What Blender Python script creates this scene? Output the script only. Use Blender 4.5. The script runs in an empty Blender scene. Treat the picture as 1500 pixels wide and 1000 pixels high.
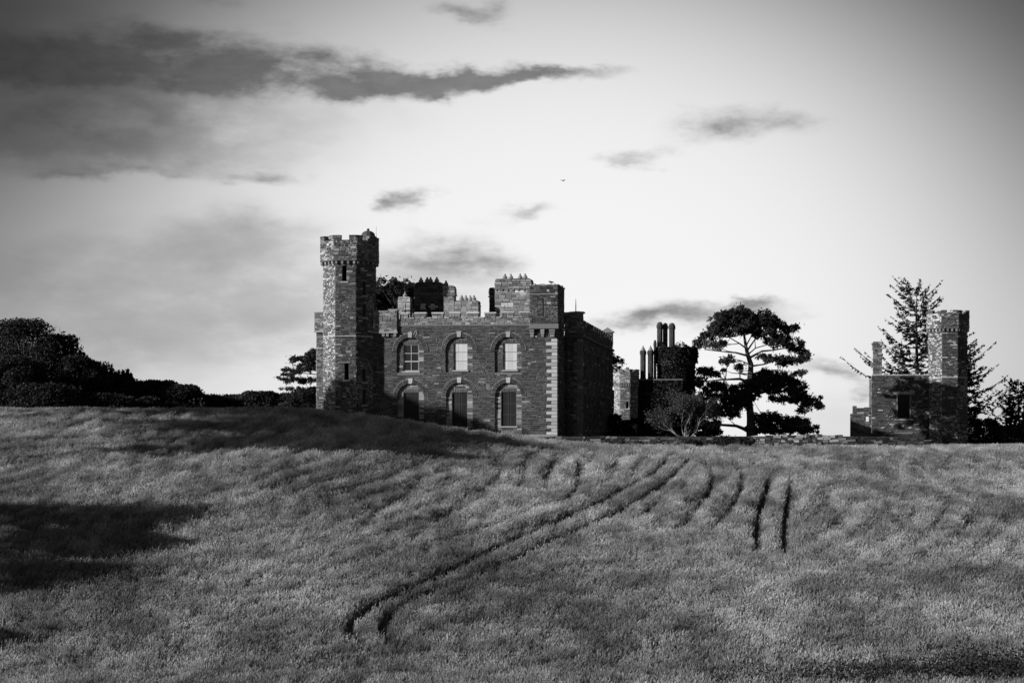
import bpy, math, random
import numpy as np
from mathutils import Vector, Matrix
random.seed(7); np.random.seed(7)
SC = bpy.context.scene
COL = SC.collection
R = math.radians
# ------------------------------------------------------------------ camera
FPX = 2917.0          # focal length in photograph pixels (70 mm lens, 36 mm sensor, 1500 px)
HZ = 637.0            # eye level row in the photograph
cam = bpy.data.cameras.new('camera'); cam.lens = 70; cam.sensor_width = 36
cam.shift_y = 137.0/1500; cam.clip_end = 20000; cam.clip_start = .5
cam_o = bpy.data.objects.new('camera', cam); COL.objects.link(cam_o)
cam_o.rotation_euler = (R(90), 0, 0); SC.camera = cam_o
# ------------------------------------------------------------------ sun
SUN_AZ, SUN_EL = 66.0, 17.0          # degrees left of the direction back to the camera, height
to_sun = Vector((-math.sin(R(SUN_AZ))*math.cos(R(SUN_EL)), -math.cos(R(SUN_AZ))*math.cos(R(SUN_EL)), math.sin(R(SUN_EL))))
sun = bpy.data.lights.new('sun', 'SUN'); sun.energy = 4.6; sun.angle = R(.6); sun.color = (1, 1, 1)
sun_o = bpy.data.objects.new('sun', sun); COL.objects.link(sun_o)
sun_o.rotation_euler = to_sun.to_track_quat('Z', 'Y').to_euler()
SC.view_settings.view_transform = 'Standard'; SC.view_settings.look = 'None'
SC.view_settings.exposure = 0.0; SC.view_settings.gamma = 1.0; SC.view_settings.use_curve_mapping = False
SC.render.engine = 'CYCLES'
SC.cycles.max_bounces = 4; SC.cycles.diffuse_bounces = 2; SC.cycles.glossy_bounces = 2; SC.cycles.transmission_bounces = 2
# ------------------------------------------------------------------ world: monochrome sky with cloud streaks
world = bpy.data.worlds.new('World'); SC.world = world; world.use_nodes = True
WT = world.node_tree; WT.nodes.clear()
world.cycles.sampling_method = 'MANUAL'; world.cycles.sample_map_resolution = 256
class E:
    """tiny expression wrapper over math nodes"""
    tree = None
    def __init__(s, v): s.v = v
    @staticmethod
    def op(o, *a):
        n = E.tree.nodes.new('ShaderNodeMath'); n.operation = o
        for i, x in enumerate(a):
            x = x.v if isinstance(x, E) else x
            if isinstance(x, (int, float)): n.inputs[i].default_value = x
            else: E.tree.links.new(x, n.inputs[i])
        return E(n.outputs[0])
    def __add__(s, o): return E.op('ADD', s, o)
    __radd__ = __add__
    def __sub__(s, o): return E.op('SUBTRACT', s, o)
    def __rsub__(s, o): return E.op('SUBTRACT', o, s)
    def __mul__(s, o): return E.op('MULTIPLY', s, o)
    __rmul__ = __mul__
    def __truediv__(s, o): return E.op('DIVIDE', s, o)
    def pw(s, k): return E.op('POWER', s, k)
    def exp(s): return E.op('POWER', 2.71828, s)
    def clamp(s):
        r = E.op('ADD', s, 0.0); r.v.node.use_clamp = True; return r
def sstep(a, b, x):
    t = ((x - a)/(b - a)).clamp()
    return t*t*(3.0 - 2.0*t)
def lerp(a, b, t): return a*(1.0 - t) + b*t
E.tree = WT
def wnoise(vec, scale, detail=6, rough=.55, off=0.0, color=False):
    n = WT.nodes.new('ShaderNodeTexNoise')
    n.inputs['Scale'].default_value = scale; n.inputs['Detail'].default_value = detail
    n.inputs['Roughness'].default_value = rough
    m = WT.nodes.new('ShaderNodeMapping'); m.inputs['Location'].default_value = (off, off*.7, off*.3)
    WT.links.new(vec, m.inputs[0]); WT.links.new(m.outputs[0], n.inputs['Vector'])
    if color:
        sc_ = WT.nodes.new('ShaderNodeSeparateColor'); WT.links.new(n.outputs['Color'], sc_.inputs[0])
        return E(sc_.outputs[0]), E(sc_.outputs[1])
    return E(n.outputs['Fac'])
tc = WT.nodes.new('ShaderNodeTexCoord')
sp = WT.nodes.new('ShaderNodeSeparateXYZ'); WT.links.new(tc.outputs['Generated'], sp.inputs[0])
dx, dy, dz = E(sp.outputs[0]), E(sp.outputs[1]), E(sp.outputs[2])
mp = WT.nodes.new('ShaderNodeMapping'); mp.inputs['Scale'].default_value = (1, 1, 2.3)
WT.links.new(tc.outputs['Generated'], mp.inputs['Vector'])
AZ = E.op('ARCTAN2', dx, dy); EL = E.op('ARCTAN2', dz, (dx*dx + dy*dy).pw(.5))
U = AZ*2.99; V = EL*2.93           # sky angles, about a third of a radian to the unit
w1, w2 = wnoise(mp.outputs[0], 17, 5, .6, 1.0, True); w1 = w1 - .5; w2 = w2 - .5
f1 = wnoise(mp.outputs[0], 26, 6, .6, 9.0); f2 = wnoise(mp.outputs[0], 9, 3, .5, 13.0)
f3 = wnoise(mp.outputs[0], 60, 5, .62, 21.0)
UW = U + w1*.20; VW = V + w2*.10
def blob(px, py, rx, ry, amp, tilt=0.0, warp=True):
    u, v = (px - 750)/1000, (637 - py)/1000
    a, b = (UW, VW) if warp else (U, V)
    p = (a - u)/(rx/1000); q = (b - v + tilt*(a - u))/(ry/1000)
    return (-1.0*(p*p + q*q)).exp()*amp
# crisp cloud streaks and puffs (position and size as angles)
hard = None
for bl in [(40,105,190,42,1.3),(330,108,200,48,.95),(520,118,160,22,.85),(660,112,130,20,.95),(800,118,110,13,.85),
           (688,28,70,22,.85),(600,290,30,18,.85),(1080,188,105,34,.9),(930,228,50,16,.62),(390,258,80,20,.75),
           (150,258,140,15,.75),(760,303,60,14,.6),(655,378,95,50,.85),(1030,462,140,28,.85),(905,470,70,14,.5),(1115,440,60,10,.7),
           (330,20,60,14,.5),(1215,545,80,22,.5,.25),(1270,560,60,10,.5,.3)]:
    b = blob(*bl[:5], *(bl[5:] or (0.0,))); hard = b if hard is None else hard + b
hd = sstep(.16, 1.2, hard*(-.1 + 2.1*f1) + (f3 - .5)*.30*sstep(.12, .5, hard))
soft = None
for bl in [(60,200,330,60,1.2),(300,170,260,50,.7),(150,400,300,80,.8),(255,235,200,26,.5),(60,520,260,70,.75),(430,470,170,100,.75),(640,430,150,60,.6),(330,345,120,40,.5),(0,60,300,70,.6),
           (1010,480,180,30,.4),(1240,590,140,60,.42)]:
    b = blob(*bl); soft = b if soft is None else soft + b
sd = sstep(.10, 1.45, soft*(-.75 + 1.9*f2 + 1.5*f1) + (f3 - .5)*.25*soft)
# the clouds go on round the rest of the sky
away = (sstep(.85, 1.3, E.op('ABSOLUTE', AZ*2.99)) + sstep(.75, 1.2, V)).clamp()
gen = sstep(.5, .66, f2*.6 + f1*.4)*away
nish = WT.nodes.new('ShaderNodeTexSky'); nish.sky_type = 'NISHITA'; nish.sun_disc = False
nish.sun_elevation = R(SUN_EL); nish.sun_rotation = math.atan2(to_sun.x, to_sun.y)
sr = WT.nodes.new('ShaderNodeSeparateColor'); WT.links.new(nish.outputs[0], sr.inputs[0])
red = E(sr.outputs[0])              # a red filter turns the blue sky dark
# veil of thin high haze, dense low down, thinning upwards and to both sides
p = (U - .07)/.69; q_ = (V - .19)/.52
rr = p*p + q_*q_
core = (-1.0*(rr*rr)).exp()
low = (-1.0*(V*V)/(.30*.30)).exp()
base = .03 + .010*red + .84*core + .36*low*(1.0 - core)
lum = lerp(base, (base*.42 + .015)*(.2 + 1.6*f1), sd*.95)
lum = lerp(lum, (base*.2 + .03)*(.6 + .8*f3), hd*.95)
lum = lerp(lum, .12 + base*.3, gen*.6)
cmb = WT.nodes.new('ShaderNodeCombineColor')
lum10 = lum*10.0
for i in range(3): WT.links.new(lum10.v, cmb.inputs[i])
bg = WT.nodes.new('ShaderNodeBackground'); bg.inputs['Strength'].default_value = .1
WT.links.new(cmb.outputs[0], bg.inputs['Color'])
wo = WT.nodes.new('ShaderNodeOutputWorld'); WT.links.new(bg.outputs[0], wo.inputs['Surface'])

# ------------------------------------------------------------------ materials (a black-and-white world)
def new_mat(name):
    m = bpy.data.materials.new(name); m.use_nodes = True
    nt = m.node_tree; bs = nt.nodes['Principled BSDF']
    bs.inputs['Specular IOR Level'].default_value = .2
    return m, nt, bs
def grey_out(nt, e, sock):
    c = nt.nodes.new('ShaderNodeCombineColor')
    for i in range(3): nt.links.new(e.v, c.inputs[i])
    nt.links.new(c.outputs[0], sock)
def mnoise(nt, scale, detail=5, rough=.6, coord='Object', sc=(1,1,1), off=(0,0,0), rz=0.0):
    t = nt.nodes.new('ShaderNodeTexCoord')
    m = nt.nodes.new('ShaderNodeMapping'); m.inputs['Scale'].default_value = sc; m.inputs['Location'].default_value = off
    m.inputs['Rotation'].default_value = (0, 0, rz)
    if coord == 'Position':
        g = nt.nodes.new('ShaderNodeNewGeometry'); nt.links.new(g.outputs['Position'], m.inputs[0])
    else: nt.links.new(t.outputs[coord], m.inputs[0])
    n = nt.nodes.new('ShaderNodeTexNoise'); n.inputs['Scale'].default_value = scale
    n.inputs['Detail'].default_value = detail; n.inputs['Roughness'].default_value = rough
    nt.links.new(m.outputs[0], n.inputs['Vector']); return E(n.outputs['Fac'])
def tone_mat(name, rough=.9, var=.5, nscale=3.0, lichen=0.0, lich_tone=.5, lich_scale=2.2, bump=.0, gain=1.0, spec=.2, transl=0.0):
    """albedo comes from the mesh's own 'tone' attribute, with grain and lichen on top"""
    m, nt, bs = new_mat(name); E.tree = nt
    at = nt.nodes.new('ShaderNodeAttribute'); at.attribute_name = 'tone'
    T = E(at.outputs['Fac'])*gain
    n = mnoise(nt, nscale, 6, .65)
    c = T*((1.0 - var) + 2.0*var*n)
    if lichen > 0:
        l1 = mnoise(nt, lich_scale, 8, .72, off=(3.1, 7.7, 1.3)); l2 = mnoise(nt, .35, 3, .5, off=(9, 2, 4))
        k = sstep(.62 - .16*lichen, .70 - .14*lichen, l1 + (l2 - .5)*.45)
        c = lerp(c, lich_tone*(.6 + .8*n), k*.8)
    grey_out(nt, c, bs.inputs['Base Color'])
    bs.inputs['Roughness'].default_value = rough; bs.inputs['Specular IOR Level'].default_value = spec
    if bump:
        b = nt.nodes.new('ShaderNodeBump'); b.inputs['Strength'].default_value = bump; b.inputs['Distance'].default_value = .05
        nn = mnoise(nt, 9, 6, .7); nt.links.new(nn.v, b.inputs['Height']); nt.links.new(b.outputs[0], bs.inputs['Normal'])
    if transl:
        ms = nt.nodes.new('ShaderNodeMixShader'); tr = nt.nodes.new('ShaderNodeBsdfTranslucent')
        grey_out(nt, c*1.0, tr.inputs['Color']); ms.inputs[0].default_value = transl
        nt.links.new(bs.outputs[0], ms.inputs[1]); nt.links.new(tr.outputs[0], ms.inputs[2])
        nt.links.new(ms.outputs[0], nt.nodes['Material Output'].inputs['Surface'])
    return m
M = {}
M['stone'] = tone_mat('slatey_rubble_stone', .92, .5, 7, .2, .42, 10.0, .5)
M['tower'] = tone_mat('lichen_spotted_stone', .92, .5, 7, .38, .62, 5.5, .5)
M['ashlar'] = tone_mat('pale_cut_stone', .85, .3, 4, .1, .6, 3, .3)
M['wood'] = tone_mat('weathered_boards', .8, .3, 2)
M['paint'] = tone_mat('old_white_paint', .7, .15, 2)
M['iron'] = tone_mat('dark_iron', .6, .2, 3)
M['bark'] = tone_mat('rough_bark', .95, .45, 6, .15, .3, 3, .5)
M['leaf'] = tone_mat('leaf', .65, .25, .6, transl=.2)
M['needle'] = tone_mat('pine_needles', .7, .25, .6, transl=.12)
M['bird'] = tone_mat('bird_feathers', .6, .1, 5)
def glass_mat():
    m, nt, bs = new_mat('old_window_glass')
    bs.inputs['Base Color'].default_value = (.02, .02, .02, 1); bs.inputs['Roughness'].default_value = .12
    bs.inputs['Specular IOR Level'].default_value = .5
    b = nt.nodes.new('ShaderNodeBump'); b.inputs['Strength'].default_value = .06; E.tree = nt
    n = mnoise(nt, 1.5, 2); nt.links.new(n.v, b.inputs['Height']); nt.links.new(b.outputs[0], bs.inputs['Normal'])
    return m
M['glass'] = glass_mat()
def soil_mat():
    m, nt, bs = new_mat('earth_and_stubble'); E.tree = nt
    n = mnoise(nt, .5, 8, .7, 'Position'); n2 = mnoise(nt, 6, 6, .7, 'Position')
    grey_out(nt, .03 + .05*n + .03*n2, bs.inputs['Base Color']); bs.inputs['Roughness'].default_value = 1
    return m
M['soil'] = soil_mat()
def grass_mat(name, a, b, seedy):
    """hay colour by place: paler where the meadow has run to seed, darker where it is green"""
    m, nt, bs = new_mat(name); E.tree = nt
    n1 = mnoise(nt, .10, 4, .6, 'Position', (1, .55, 1)); n2 = mnoise(nt, .75, 3, .6, 'Position', (1, .22, 1), (5, 9, 0), R(20))
    gp = nt.nodes.new('ShaderNodeNewGeometry'); sx = nt.nodes.new('ShaderNodeSeparateXYZ'); nt.links.new(gp.outputs['Position'], sx.inputs[0])
    n2 = lerp(mnoise(nt, .6, 3, .6, 'Position', (.7, .7, 1)), n2, sstep(98, 120, E(sx.outputs[1])))      # rows only on the drilled slope
    oi = nt.nodes.new('ShaderNodeObjectInfo'); rnd = E(oi.outputs['Random'])
    at = nt.nodes.new('ShaderNodeAttribute'); at.attribute_name = 'tone'
    k = sstep(.33, .67, n1*.5 + n2*.5)
    c = lerp(a, b, k)*(.7 + .6*rnd)*E(at.outputs['Fac'])
    grey_out(nt, c, bs.inputs['Base Color']); bs.inputs['Roughness'].default_value = .75
    bs.inputs['Specular IOR Level'].default_value = .15
    ms = nt.nodes.new('ShaderNodeMixShader'); tr = nt.nodes.new('ShaderNodeBsdfTranslucent')
    grey_out(nt, c, tr.inputs['Color']); ms.inputs[0].default_value = .25
    nt.links.new(bs.outputs[0], ms.inputs[1]); nt.links.new(tr.outputs[0], ms.inputs[2])
    nt.links.new(ms.outputs[0], nt.nodes['Material Output'].inputs['Surface'])
    return m
M['blade'] = grass_mat('meadow_grass_blade', .085, .28, 0)
M['seed'] = grass_mat('meadow_seed_head', .22, .80, 1)

# ------------------------------------------------------------------ mesh builder
class MB:
    def __init__(s): s.v = []; s.f = []; s.t = []
    def face(s, pts, tone):
        n = len(s.v); s.v.extend(pts); s.f.append(tuple(range(n, n + len(pts)))); s.t.append(tone)
    def box(s, x0, x1, y0, y1, z0, z1, tone=.1, P=None):
        P = P or (lambda a, b, c: (a, b, c))
        n = len(s.v)
        s.v.extend([P(x0,y0,z0),P(x1,y0,z0),P(x1,y1,z0),P(x0,y1,z0),P(x0,y0,z1),P(x1,y0,z1),P(x1,y1,z1),P(x0,y1,z1)])
        for q in ((0,3,2,1),(4,5,6,7),(0,1,5,4),(1,2,6,5),(2,3,7,6),(3,0,4,7)):
            s.f.append(tuple(n + i for i in q)); s.t.append(tone)
    def stone(s, P, s0, s1, z0, z1, o, tone, back=0.0, jit=.0):
        """a squared stone standing o proud of the wall face; P(s, out, z)"""
        e = min(.018, (z1 - z0)*.2); n = len(s.v); r = random.uniform
        s.v.extend([P(s0,back,z0),P(s1,back,z0),P(s1,back,z1),P(s0,back,z1),
                    P(s0+e,o+r(-jit,jit),z0+e),P(s1-e,o+r(-jit,jit),z0+e),P(s1-e,o+r(-jit,jit),z1-e),P(s0+e,o+r(-jit,jit),z1-e)])
        for q in ((4,5,6,7),(0,1,5,4),(1,2,6,5),(2,3,7,6),(3,0,4,7)):
            s.f.append(tuple(n + i for i in q)); s.t.append(tone)
    def tube(s, pts, rad, n=6, tone=.1, cap=True):
        pts = [Vector(p) for p in pts]; rings = []
        up = Vector((.13, .27, .95)).normalized()
        for i, p in enumerate(pts):
            d = (pts[min(i+1, len(pts)-1)] - pts[max(i-1, 0)])
            d = d.normalized() if d.length > 1e-6 else Vector((0,0,1))
            u = d.cross(up)
            if u.length < .1: u = d.cross(Vector((1, 0, 0)))
            u.normalize(); w = d.cross(u)
            b = len(s.v)
            for k in range(n):
                a = 2*math.pi*k/n
                s.v.append(tuple(p + (u*math.cos(a) + w*math.sin(a))*rad[i]))
            rings.append(b)
        for i in range(len(rings)-1):
            for k in range(n):
                a, b = rings[i], rings[i+1]; k2 = (k+1) % n
                s.f.append((a+k, a+k2, b+k2, b+k)); s.t.append(tone)
        if cap:
            s.f.append(tuple(rings[0]+k for k in range(n))[::-1]); s.t.append(tone)
            s.f.append(tuple(rings[-1]+k for k in range(n))); s.t.append(tone)
    def lathe(s, cx, cy, prof, n=8, tone=.1, rot=0.0, P=None):
        P = P or (lambda a, b, c: (a, b, c))
        b = len(s.v)
        for r_, z in prof:
            for k in range(n):
                a = rot + 2*math.pi*k/n
                s.v.append(P(cx + r_*math.sin(a), cy - r_*math.cos(a), z))
        for i in range(len(prof)-1):
            for k in range(n):
                k2 = (k+1) % n
                s.f.append((b+i*n+k, b+i*n+k2, b+(i+1)*n+k2, b+(i+1)*n+k)); s.t.append(tone)
        s.f.append(tuple(b+(len(prof)-1)*n+k for k in range(n))); s.t.append(tone)
        s.f.append(tuple(b+k for k in range(n))[::-1]); s.t.append(tone)
    def prism(s, poly, y0, y1, tone=.1, P=None):
        """outline in (x, z) pushed from y0 back to y1"""
        P = P or (lambda a, b, c: (a, b, c)); n = len(poly); b = len(s.v)
        s.v.extend([P(x, y0, z) for x, z in poly] + [P(x, y1, z) for x, z in poly])
        s.f.append(tuple(b+i for i in range(n))); s.t.append(tone)
        s.f.append(tuple(b+n+i for i in range(n))[::-1]); s.t.append(tone)
        for i in range(n):
            j = (i+1) % n
            s.f.append((b+j, b+i, b+n+i, b+n+j)); s.t.append(tone)
    def build(s, name, mat, parent=None, kind=None, smooth=False):
        me = bpy.data.meshes.new(name); me.from_pydata([tuple(p) for p in s.v], [], s.f)
        at = me.attributes.new('tone', 'FLOAT', 'FACE'); at.data.foreach_set('value', s.t)
        me.materials.append(M[mat] if isinstance(mat, str) else mat)
        if smooth: me.polygons.foreach_set('use_smooth', [True]*len(s.f))
        o = bpy.data.objects.new(name, me); COL.objects.link(o)
        if parent: o.parent = parent
        if kind: o['kind'] = kind
        return o
def np_mesh(name, verts, nper, tones, mat, parent=None, kind=None):
    """many equal polygons at once: verts (N*nper,3), tones per polygon"""
    n = len(verts)//nper
    me = bpy.data.meshes.new(name); me.vertices.add(len(verts)); me.vertices.foreach_set('co', np.asarray(verts, np.float32).ravel())
    me.loops.add(len(verts)); me.loops.foreach_set('vertex_index', np.arange(len(verts), dtype=np.int32))
    me.polygons.add(n); me.polygons.foreach_set('loop_start', np.arange(0, len(verts), nper, dtype=np.int32))
    me.update(calc_edges=True)
    at = me.attributes.new('tone', 'FLOAT', 'FACE'); at.data.foreach_set('value', np.asarray(tones, np.float32))
    me.materials.append(M[mat]); o = bpy.data.objects.new(name, me); COL.objects.link(o)
    if parent: o.parent = parent
    if kind: o['kind'] = kind
    return o
def tag(o, label, cat=None, group=None, kind=None):
    o['label'] = label
    if cat: o['category'] = cat
    if group: o['group'] = group
    if kind: o['kind'] = kind
    return o
def empty(name, loc=(0,0,0), rz=0.0):
    o = bpy.data.objects.new(name, None); COL.objects.link(o); o.location = loc; o.rotation_euler = (0, 0, rz)
    o.empty_display_size = .3
    return o
def copy_tree(o, parent=None):
    c = o.copy(); COL.objects.link(c); c.parent = parent
    for ch in o.children: copy_tree(ch, c)
    return c

# ------------------------------------------------------------------ terrain
CX = np.array([-200,-44,-17.5,-11.7,-6.4,-2.9,.6,4,8.7,15,60,200.])
CZ = np.array([2.2,1.95,1.95,1.35,.5,0,-.35,-.76,-1.08,-1.2,-1.25,-1.3]) - np.array([.45]*12)
def smooth(t): t = np.clip(t, 0, 1); return t*t*(3-2*t)
def bumps(X, Y):
    return .10*np.sin(X*.21+1.3)*np.sin(Y*.17+.4) + .06*np.sin(X*.53+Y*.31) + .03*np.sin(X*1.1-Y*.9+2)
def ground_z(X, Y):
    X = np.asarray(X, float); Y = np.asarray(Y, float)
    c = np.interp(X, CX, CZ)
    t = np.clip((Y-85)/(166-85), 0, 1)
    slope = -10.6 + (c+10.6)*(1-(1-t)**1.22)
    near = np.where(Y < 55, -1.75 - .185*Y, -11.925 + 1.325*smooth((Y-60)/25))
    z = np.where(Y < 85, np.minimum(near, -10.6), slope)
    back = np.interp(X, [-60,-20,0,6,40], [.9,.6,-.4,-.45,-1.65])
    z = z + np.where(Y > 166, smooth((Y-172)/20)*(back-c), 0)*(X < 4)
    ter = smooth((Y-171.35)/.9)*smooth((X-3)/1.5)*(1-smooth((X-33)/3))
    z = z + np.where(X >= 4, ter*(-.3-c), 0)
    far = smooth((Y-235)/200)
    z = z*(1-far) + far*(-9.0)
    return z + bumps(X, Y)*smooth((Y-70)/20)*(1-smooth((Y-150)/14))
def hit(px, py):
    """where the ray to a spot of the meadow meets the ground"""
    k, s = (px-750)/FPX, (HZ-py)/FPX
    Y = np.linspace(84, 180, 1921); d = s*Y - ground_z(k*Y, Y)
    i = int(np.argmax(d <= 0)); y = Y[i] if d[i] <= 0 else 168.0
    return k*y, y
def grid_mesh(xs, ys):
    Xg, Yg = np.meshgrid(xs, ys); Z = ground_z(Xg, Yg)
    v = np.stack([Xg, Yg, Z], -1).reshape(-1, 3); nx, ny = len(xs), len(ys)
    i = np.arange((ny-1)*(nx-1)); r, c = i//(nx-1), i % (nx-1); a = r*nx + c
    return v, np.stack([a, a+1, a+nx+1, a+nx], -1)
xs = np.unique(np.concatenate([np.linspace(-9000,-300,10), np.linspace(-300,-80,12), np.linspace(-80,80,161), np.linspace(80,300,12), np.linspace(300,9000,10)]))
ys = np.unique(np.concatenate([np.linspace(-300,-10,10), np.linspace(-10,60,36), np.linspace(60,168,109), np.linspace(168,176,33), np.linspace(176,240,33), np.linspace(240,600,19), np.linspace(600,15000,14)]))
v, f = grid_mesh(xs, ys)
me = bpy.data.meshes.new('field'); me.from_pydata(v.tolist(), [], f.tolist()); me.materials.append(M['soil'])
me.polygons.foreach_set('use_smooth', [True]*len(f))
field = bpy.data.objects.new('field', me); COL.objects.link(field)
tag(field, 'sloping meadow ground rising to the castle', kind='structure')

# ------------------------------------------------------------------ meadow grass (instanced clumps, tracks left bare)
def clump(name, n, rad, h0, h1, seeds):
    tri = []; tn = []; quad = []; qt = []
    for i in range(n):
        a = random.uniform(0, 6.283); d = rad*math.sqrt(random.random()); x, y = d*math.cos(a), d*math.sin(a)
        h = random.uniform(h0, h1); la = random.gauss(.4, 1.2); ln = h*random.uniform(.05, .38)
        w = random.uniform(.007, .015); wa = random.uniform(0, 3.14); wx, wy = w*math.cos(wa), w*math.sin(wa)
        tx, ty = x + ln*math.cos(la), y + ln*math.sin(la); mx, my = x + .3*ln*math.cos(la), y + .3*ln*math.sin(la)
        t = random.uniform(.7, 1.3)
        quad += [(x-wx,y-wy,-.05),(x+wx,y+wy,-.05),(mx+wx*.8,my+wy*.8,h*.6),(mx-wx*.8,my-wy*.8,h*.6)]; qt.append((t, 0))
        quad += [(mx-wx*.8,my-wy*.8,h*.6),(mx+wx*.8,my+wy*.8,h*.6),(tx+wx*.15,ty+wy*.15,h),(tx-wx*.15,ty-wy*.15,h)]; qt.append((t, 0))
        if random.random() < seeds:
            l = random.uniform(.07, .16); sw = random.uniform(.010, .020); ex, ey = math.cos(la)*l*.5, math.sin(la)*l*.5
            for k in (0, 1):
                ox, oy = (sw, 0) if k else (0, sw)
                quad += [(tx,ty,h-.02),(tx+ex*.5+ox,ty+ey*.5+oy,h+l*.45),(tx+ex,ty+ey,h+l),(tx+ex*.5-ox,ty+ey*.5-oy,h+l*.45)]; qt.append((random.uniform(.7,1.3), 1))
    N = len(quad)//4
    me = bpy.data.meshes.new(name); me.from_pydata(quad, [], [tuple(range(4*i, 4*i+4)) for i in range(N)])
    at = me.attributes.new('tone', 'FLOAT', 'FACE'); at.data.foreach_set('value', [q[0] for q in qt])
    me.materials.append(M['blade']); me.materials.append(M['seed'])
    me.polygons.foreach_set('material_index', [q[1] for q in qt])
    return bpy.data.objects.new(name, me)
gcol = bpy.data.collections.new('grass_clumps')
for i in range(5): gcol.objects.link(clump('grass_clump', 26, .19, .30, .60, (.75, .6, .85, .4, .7)[i]))
gx = np.arange(-62, 62.01, .2); gy = np.arange(79, 199, .25)
v, f = grid_mesh(gx, gy)
cen = v[f].mean(1); kx = np.abs(cen[:,0]/cen[:,1])
keep = (kx < 850/FPX)
inx, iny = cen[:,0], cen[:,1]
keep &= ~((iny > 171.0) & (inx > 3.5) & (inx < 35.2))                # stops at the low wall
keep &= ~((iny > 172.2 + (4-inx)*.14) & (inx > -19.5) & (inx <= 3.5))  # and at the castle front
keep &= ~((iny > 186) & (inx < 0))
f = f[keep]; used = np.unique(f); remap = -np.ones(len(v), int); remap[used] = np.arange(len(used)); v = v[used]; f = remap[f]
dens = np.ones(len(v)); tall = np.ones(len(v))
def track(pxpts, width, depth):
    P = np.array([hit(*p) for p in pxpts]); best = np.full(len(v), 1e9); end = np.zeros(len(v))
    t = np.linspace(0, len(P)-1, 60*(len(P)-1)); i = np.arange(len(P))
    # smooth curve through the points (Catmull-Rom)
    def cr(q):
        k = np.clip(t.astype(int), 0, len(P)-2); u = t-k
        g = lambda j: q[np.clip(j, 0, len(P)-1)]
        p0, p1, p2, p3 = g(k-1), g(k), g(k+1), g(k+2)
        return .5*(2*p1 + (p2-p0)*u + (2*p0-5*p1+4*p2-p3)*u**2 + (3*p1-p0-3*p2+p3)*u**3)
    cx, cy = cr(P[:,0]), cr(P[:,1])
    m = (v[:,0] > cx.min()-1) & (v[:,0] < cx.max()+1) & (v[:,1] > cy.min()-1) & (v[:,1] < cy.max()+1)
    idx = np.where(m)[0]
    for ch in np.array_split(idx, max(1, len(idx)//4000)):
        if len(ch) == 0: continue
        D2 = (v[ch,0][:,None]-cx[None])**2 + (v[ch,1][:,None]-cy[None])**2; j = D2.argmin(1); best[ch] = np.sqrt(D2[np.arange(len(ch)), j]); end[ch] = smooth(np.minimum(j, len(cx)-1-j)/len(cx)/.16)
    k = 1-(1-smooth((best - width*.34)/.26))*(.35+.65*end)
    tall[:] = np.minimum(tall, 1-.8*depth*(1-k)); dens[:] = np.minimum(dens, 1-depth*(1-k))
TR = [([(585,958),(560,940),(562,922),(590,897),(650,872),(720,845),(790,812),(850,785),(910,757),(960,728),(990,700),(1008,681)], .5, 1.0),
      ([(530,962),(512,938),(520,918),(560,893),(620,866),(690,832),(760,800),(820,773),(880,746),(930,719),(958,698),(977,679)], .5, .97),
      ([(1108,822),(1107,790),(1112,760),(1120,730),(1126,706)], .36, .95),
      ([(1148,826),(1147,795),(1150,765),(1153,738),(1158,712)], .34, .97),
      ([(985,790),(1015,762),(1035,735),(1042,708),(1030,682)], .4, .62),
      ([(1030,796),(1065,762),(1082,730),(1085,705),(1072,684)], .4, .6),
      ([(935,770),(960,745),(985,722)], .4, .35), ([(820,748),(840,730),(848,705),(842,684)], .4, .6),
      ([(795,730),(803,705),(808,686)], .4, .5), ([(755,728),(765,706),(770,690)], .4, .45), ([(690,742),(720,716),(735,694)], .4, .35),
      ([(600,800),(650,765),(690,730)], .5, .3), ([(520,790),(570,750),(620,715)], .5, .3), ([(885,720),(900,702),(905,686)], .4, .3),
      ([(640,780),(700,740),(745,712)], .5, .25), ([(1235,800),(1220,760),(1200,730)], .5, .22), ([(1345,790),(1330,750),(1300,712)], .5, .2)]
for a in TR: track(*a)
big = np.sin(v[:,0]*.31+v[:,1]*.12+1)*np.sin(v[:,1]*.23-v[:,0]*.07) + .7*np.sin(v[:,0]*.9+2*np.sin(v[:,1]*.3))*np.sin(v[:,1]*.55+1)
mt = np.array([hit(*p) for p in TR[0][0][2:]]); o_ = np.argsort(mt[:,1])
phi = v[:,0] - np.interp(v[:,1], mt[o_,1], mt[o_,0]) + .35*np.sin(v[:,1]*.13+v[:,0]*.05)
drill = (np.sin(phi*2*math.pi/2.1) + .6*np.sin(phi*2*math.pi/.9+1))*(.25+.75*smooth((v[:,1]-100)/22)); patch = .5+.5*np.sin(v[:,1]*.19+phi*.22+np.sin(phi*.5))
tall *= 1 + .05*big + .13*drill*patch; dens *= np.clip(.82 + .06*big + .22*drill*patch, .25, 1.1)
me = bpy.data.meshes.new('meadow_grass'); me.from_pydata(v.tolist(), [], f.tolist())
for nm, arr in (('dens', dens), ('tall', tall)):
    at = me.attributes.new(nm, 'FLOAT', 'POINT'); at.data.foreach_set('value', np.asarray(arr, np.float32))
me.materials.append(M['soil'])
grass = bpy.data.objects.new('meadow_grass', me); COL.objects.link(grass); grass.location.z = .004
tag(grass, 'tall seeding meadow grass with curving wheel tracks', kind='stuff')
ng = bpy.data.node_groups.new('grass_scatter', 'GeometryNodeTree')
ng.interface.new_socket('Geometry', in_out='INPUT', socket_type='NodeSocketGeometry')
ng.interface.new_socket('Geometry', in_out='OUTPUT', socket_type='NodeSocketGeometry')
gi = ng.nodes.new('NodeGroupInput'); go = ng.nodes.new('NodeGroupOutput')
dp = ng.nodes.new('GeometryNodeDistributePointsOnFaces'); dp.distribute_method = 'RANDOM'
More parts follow.
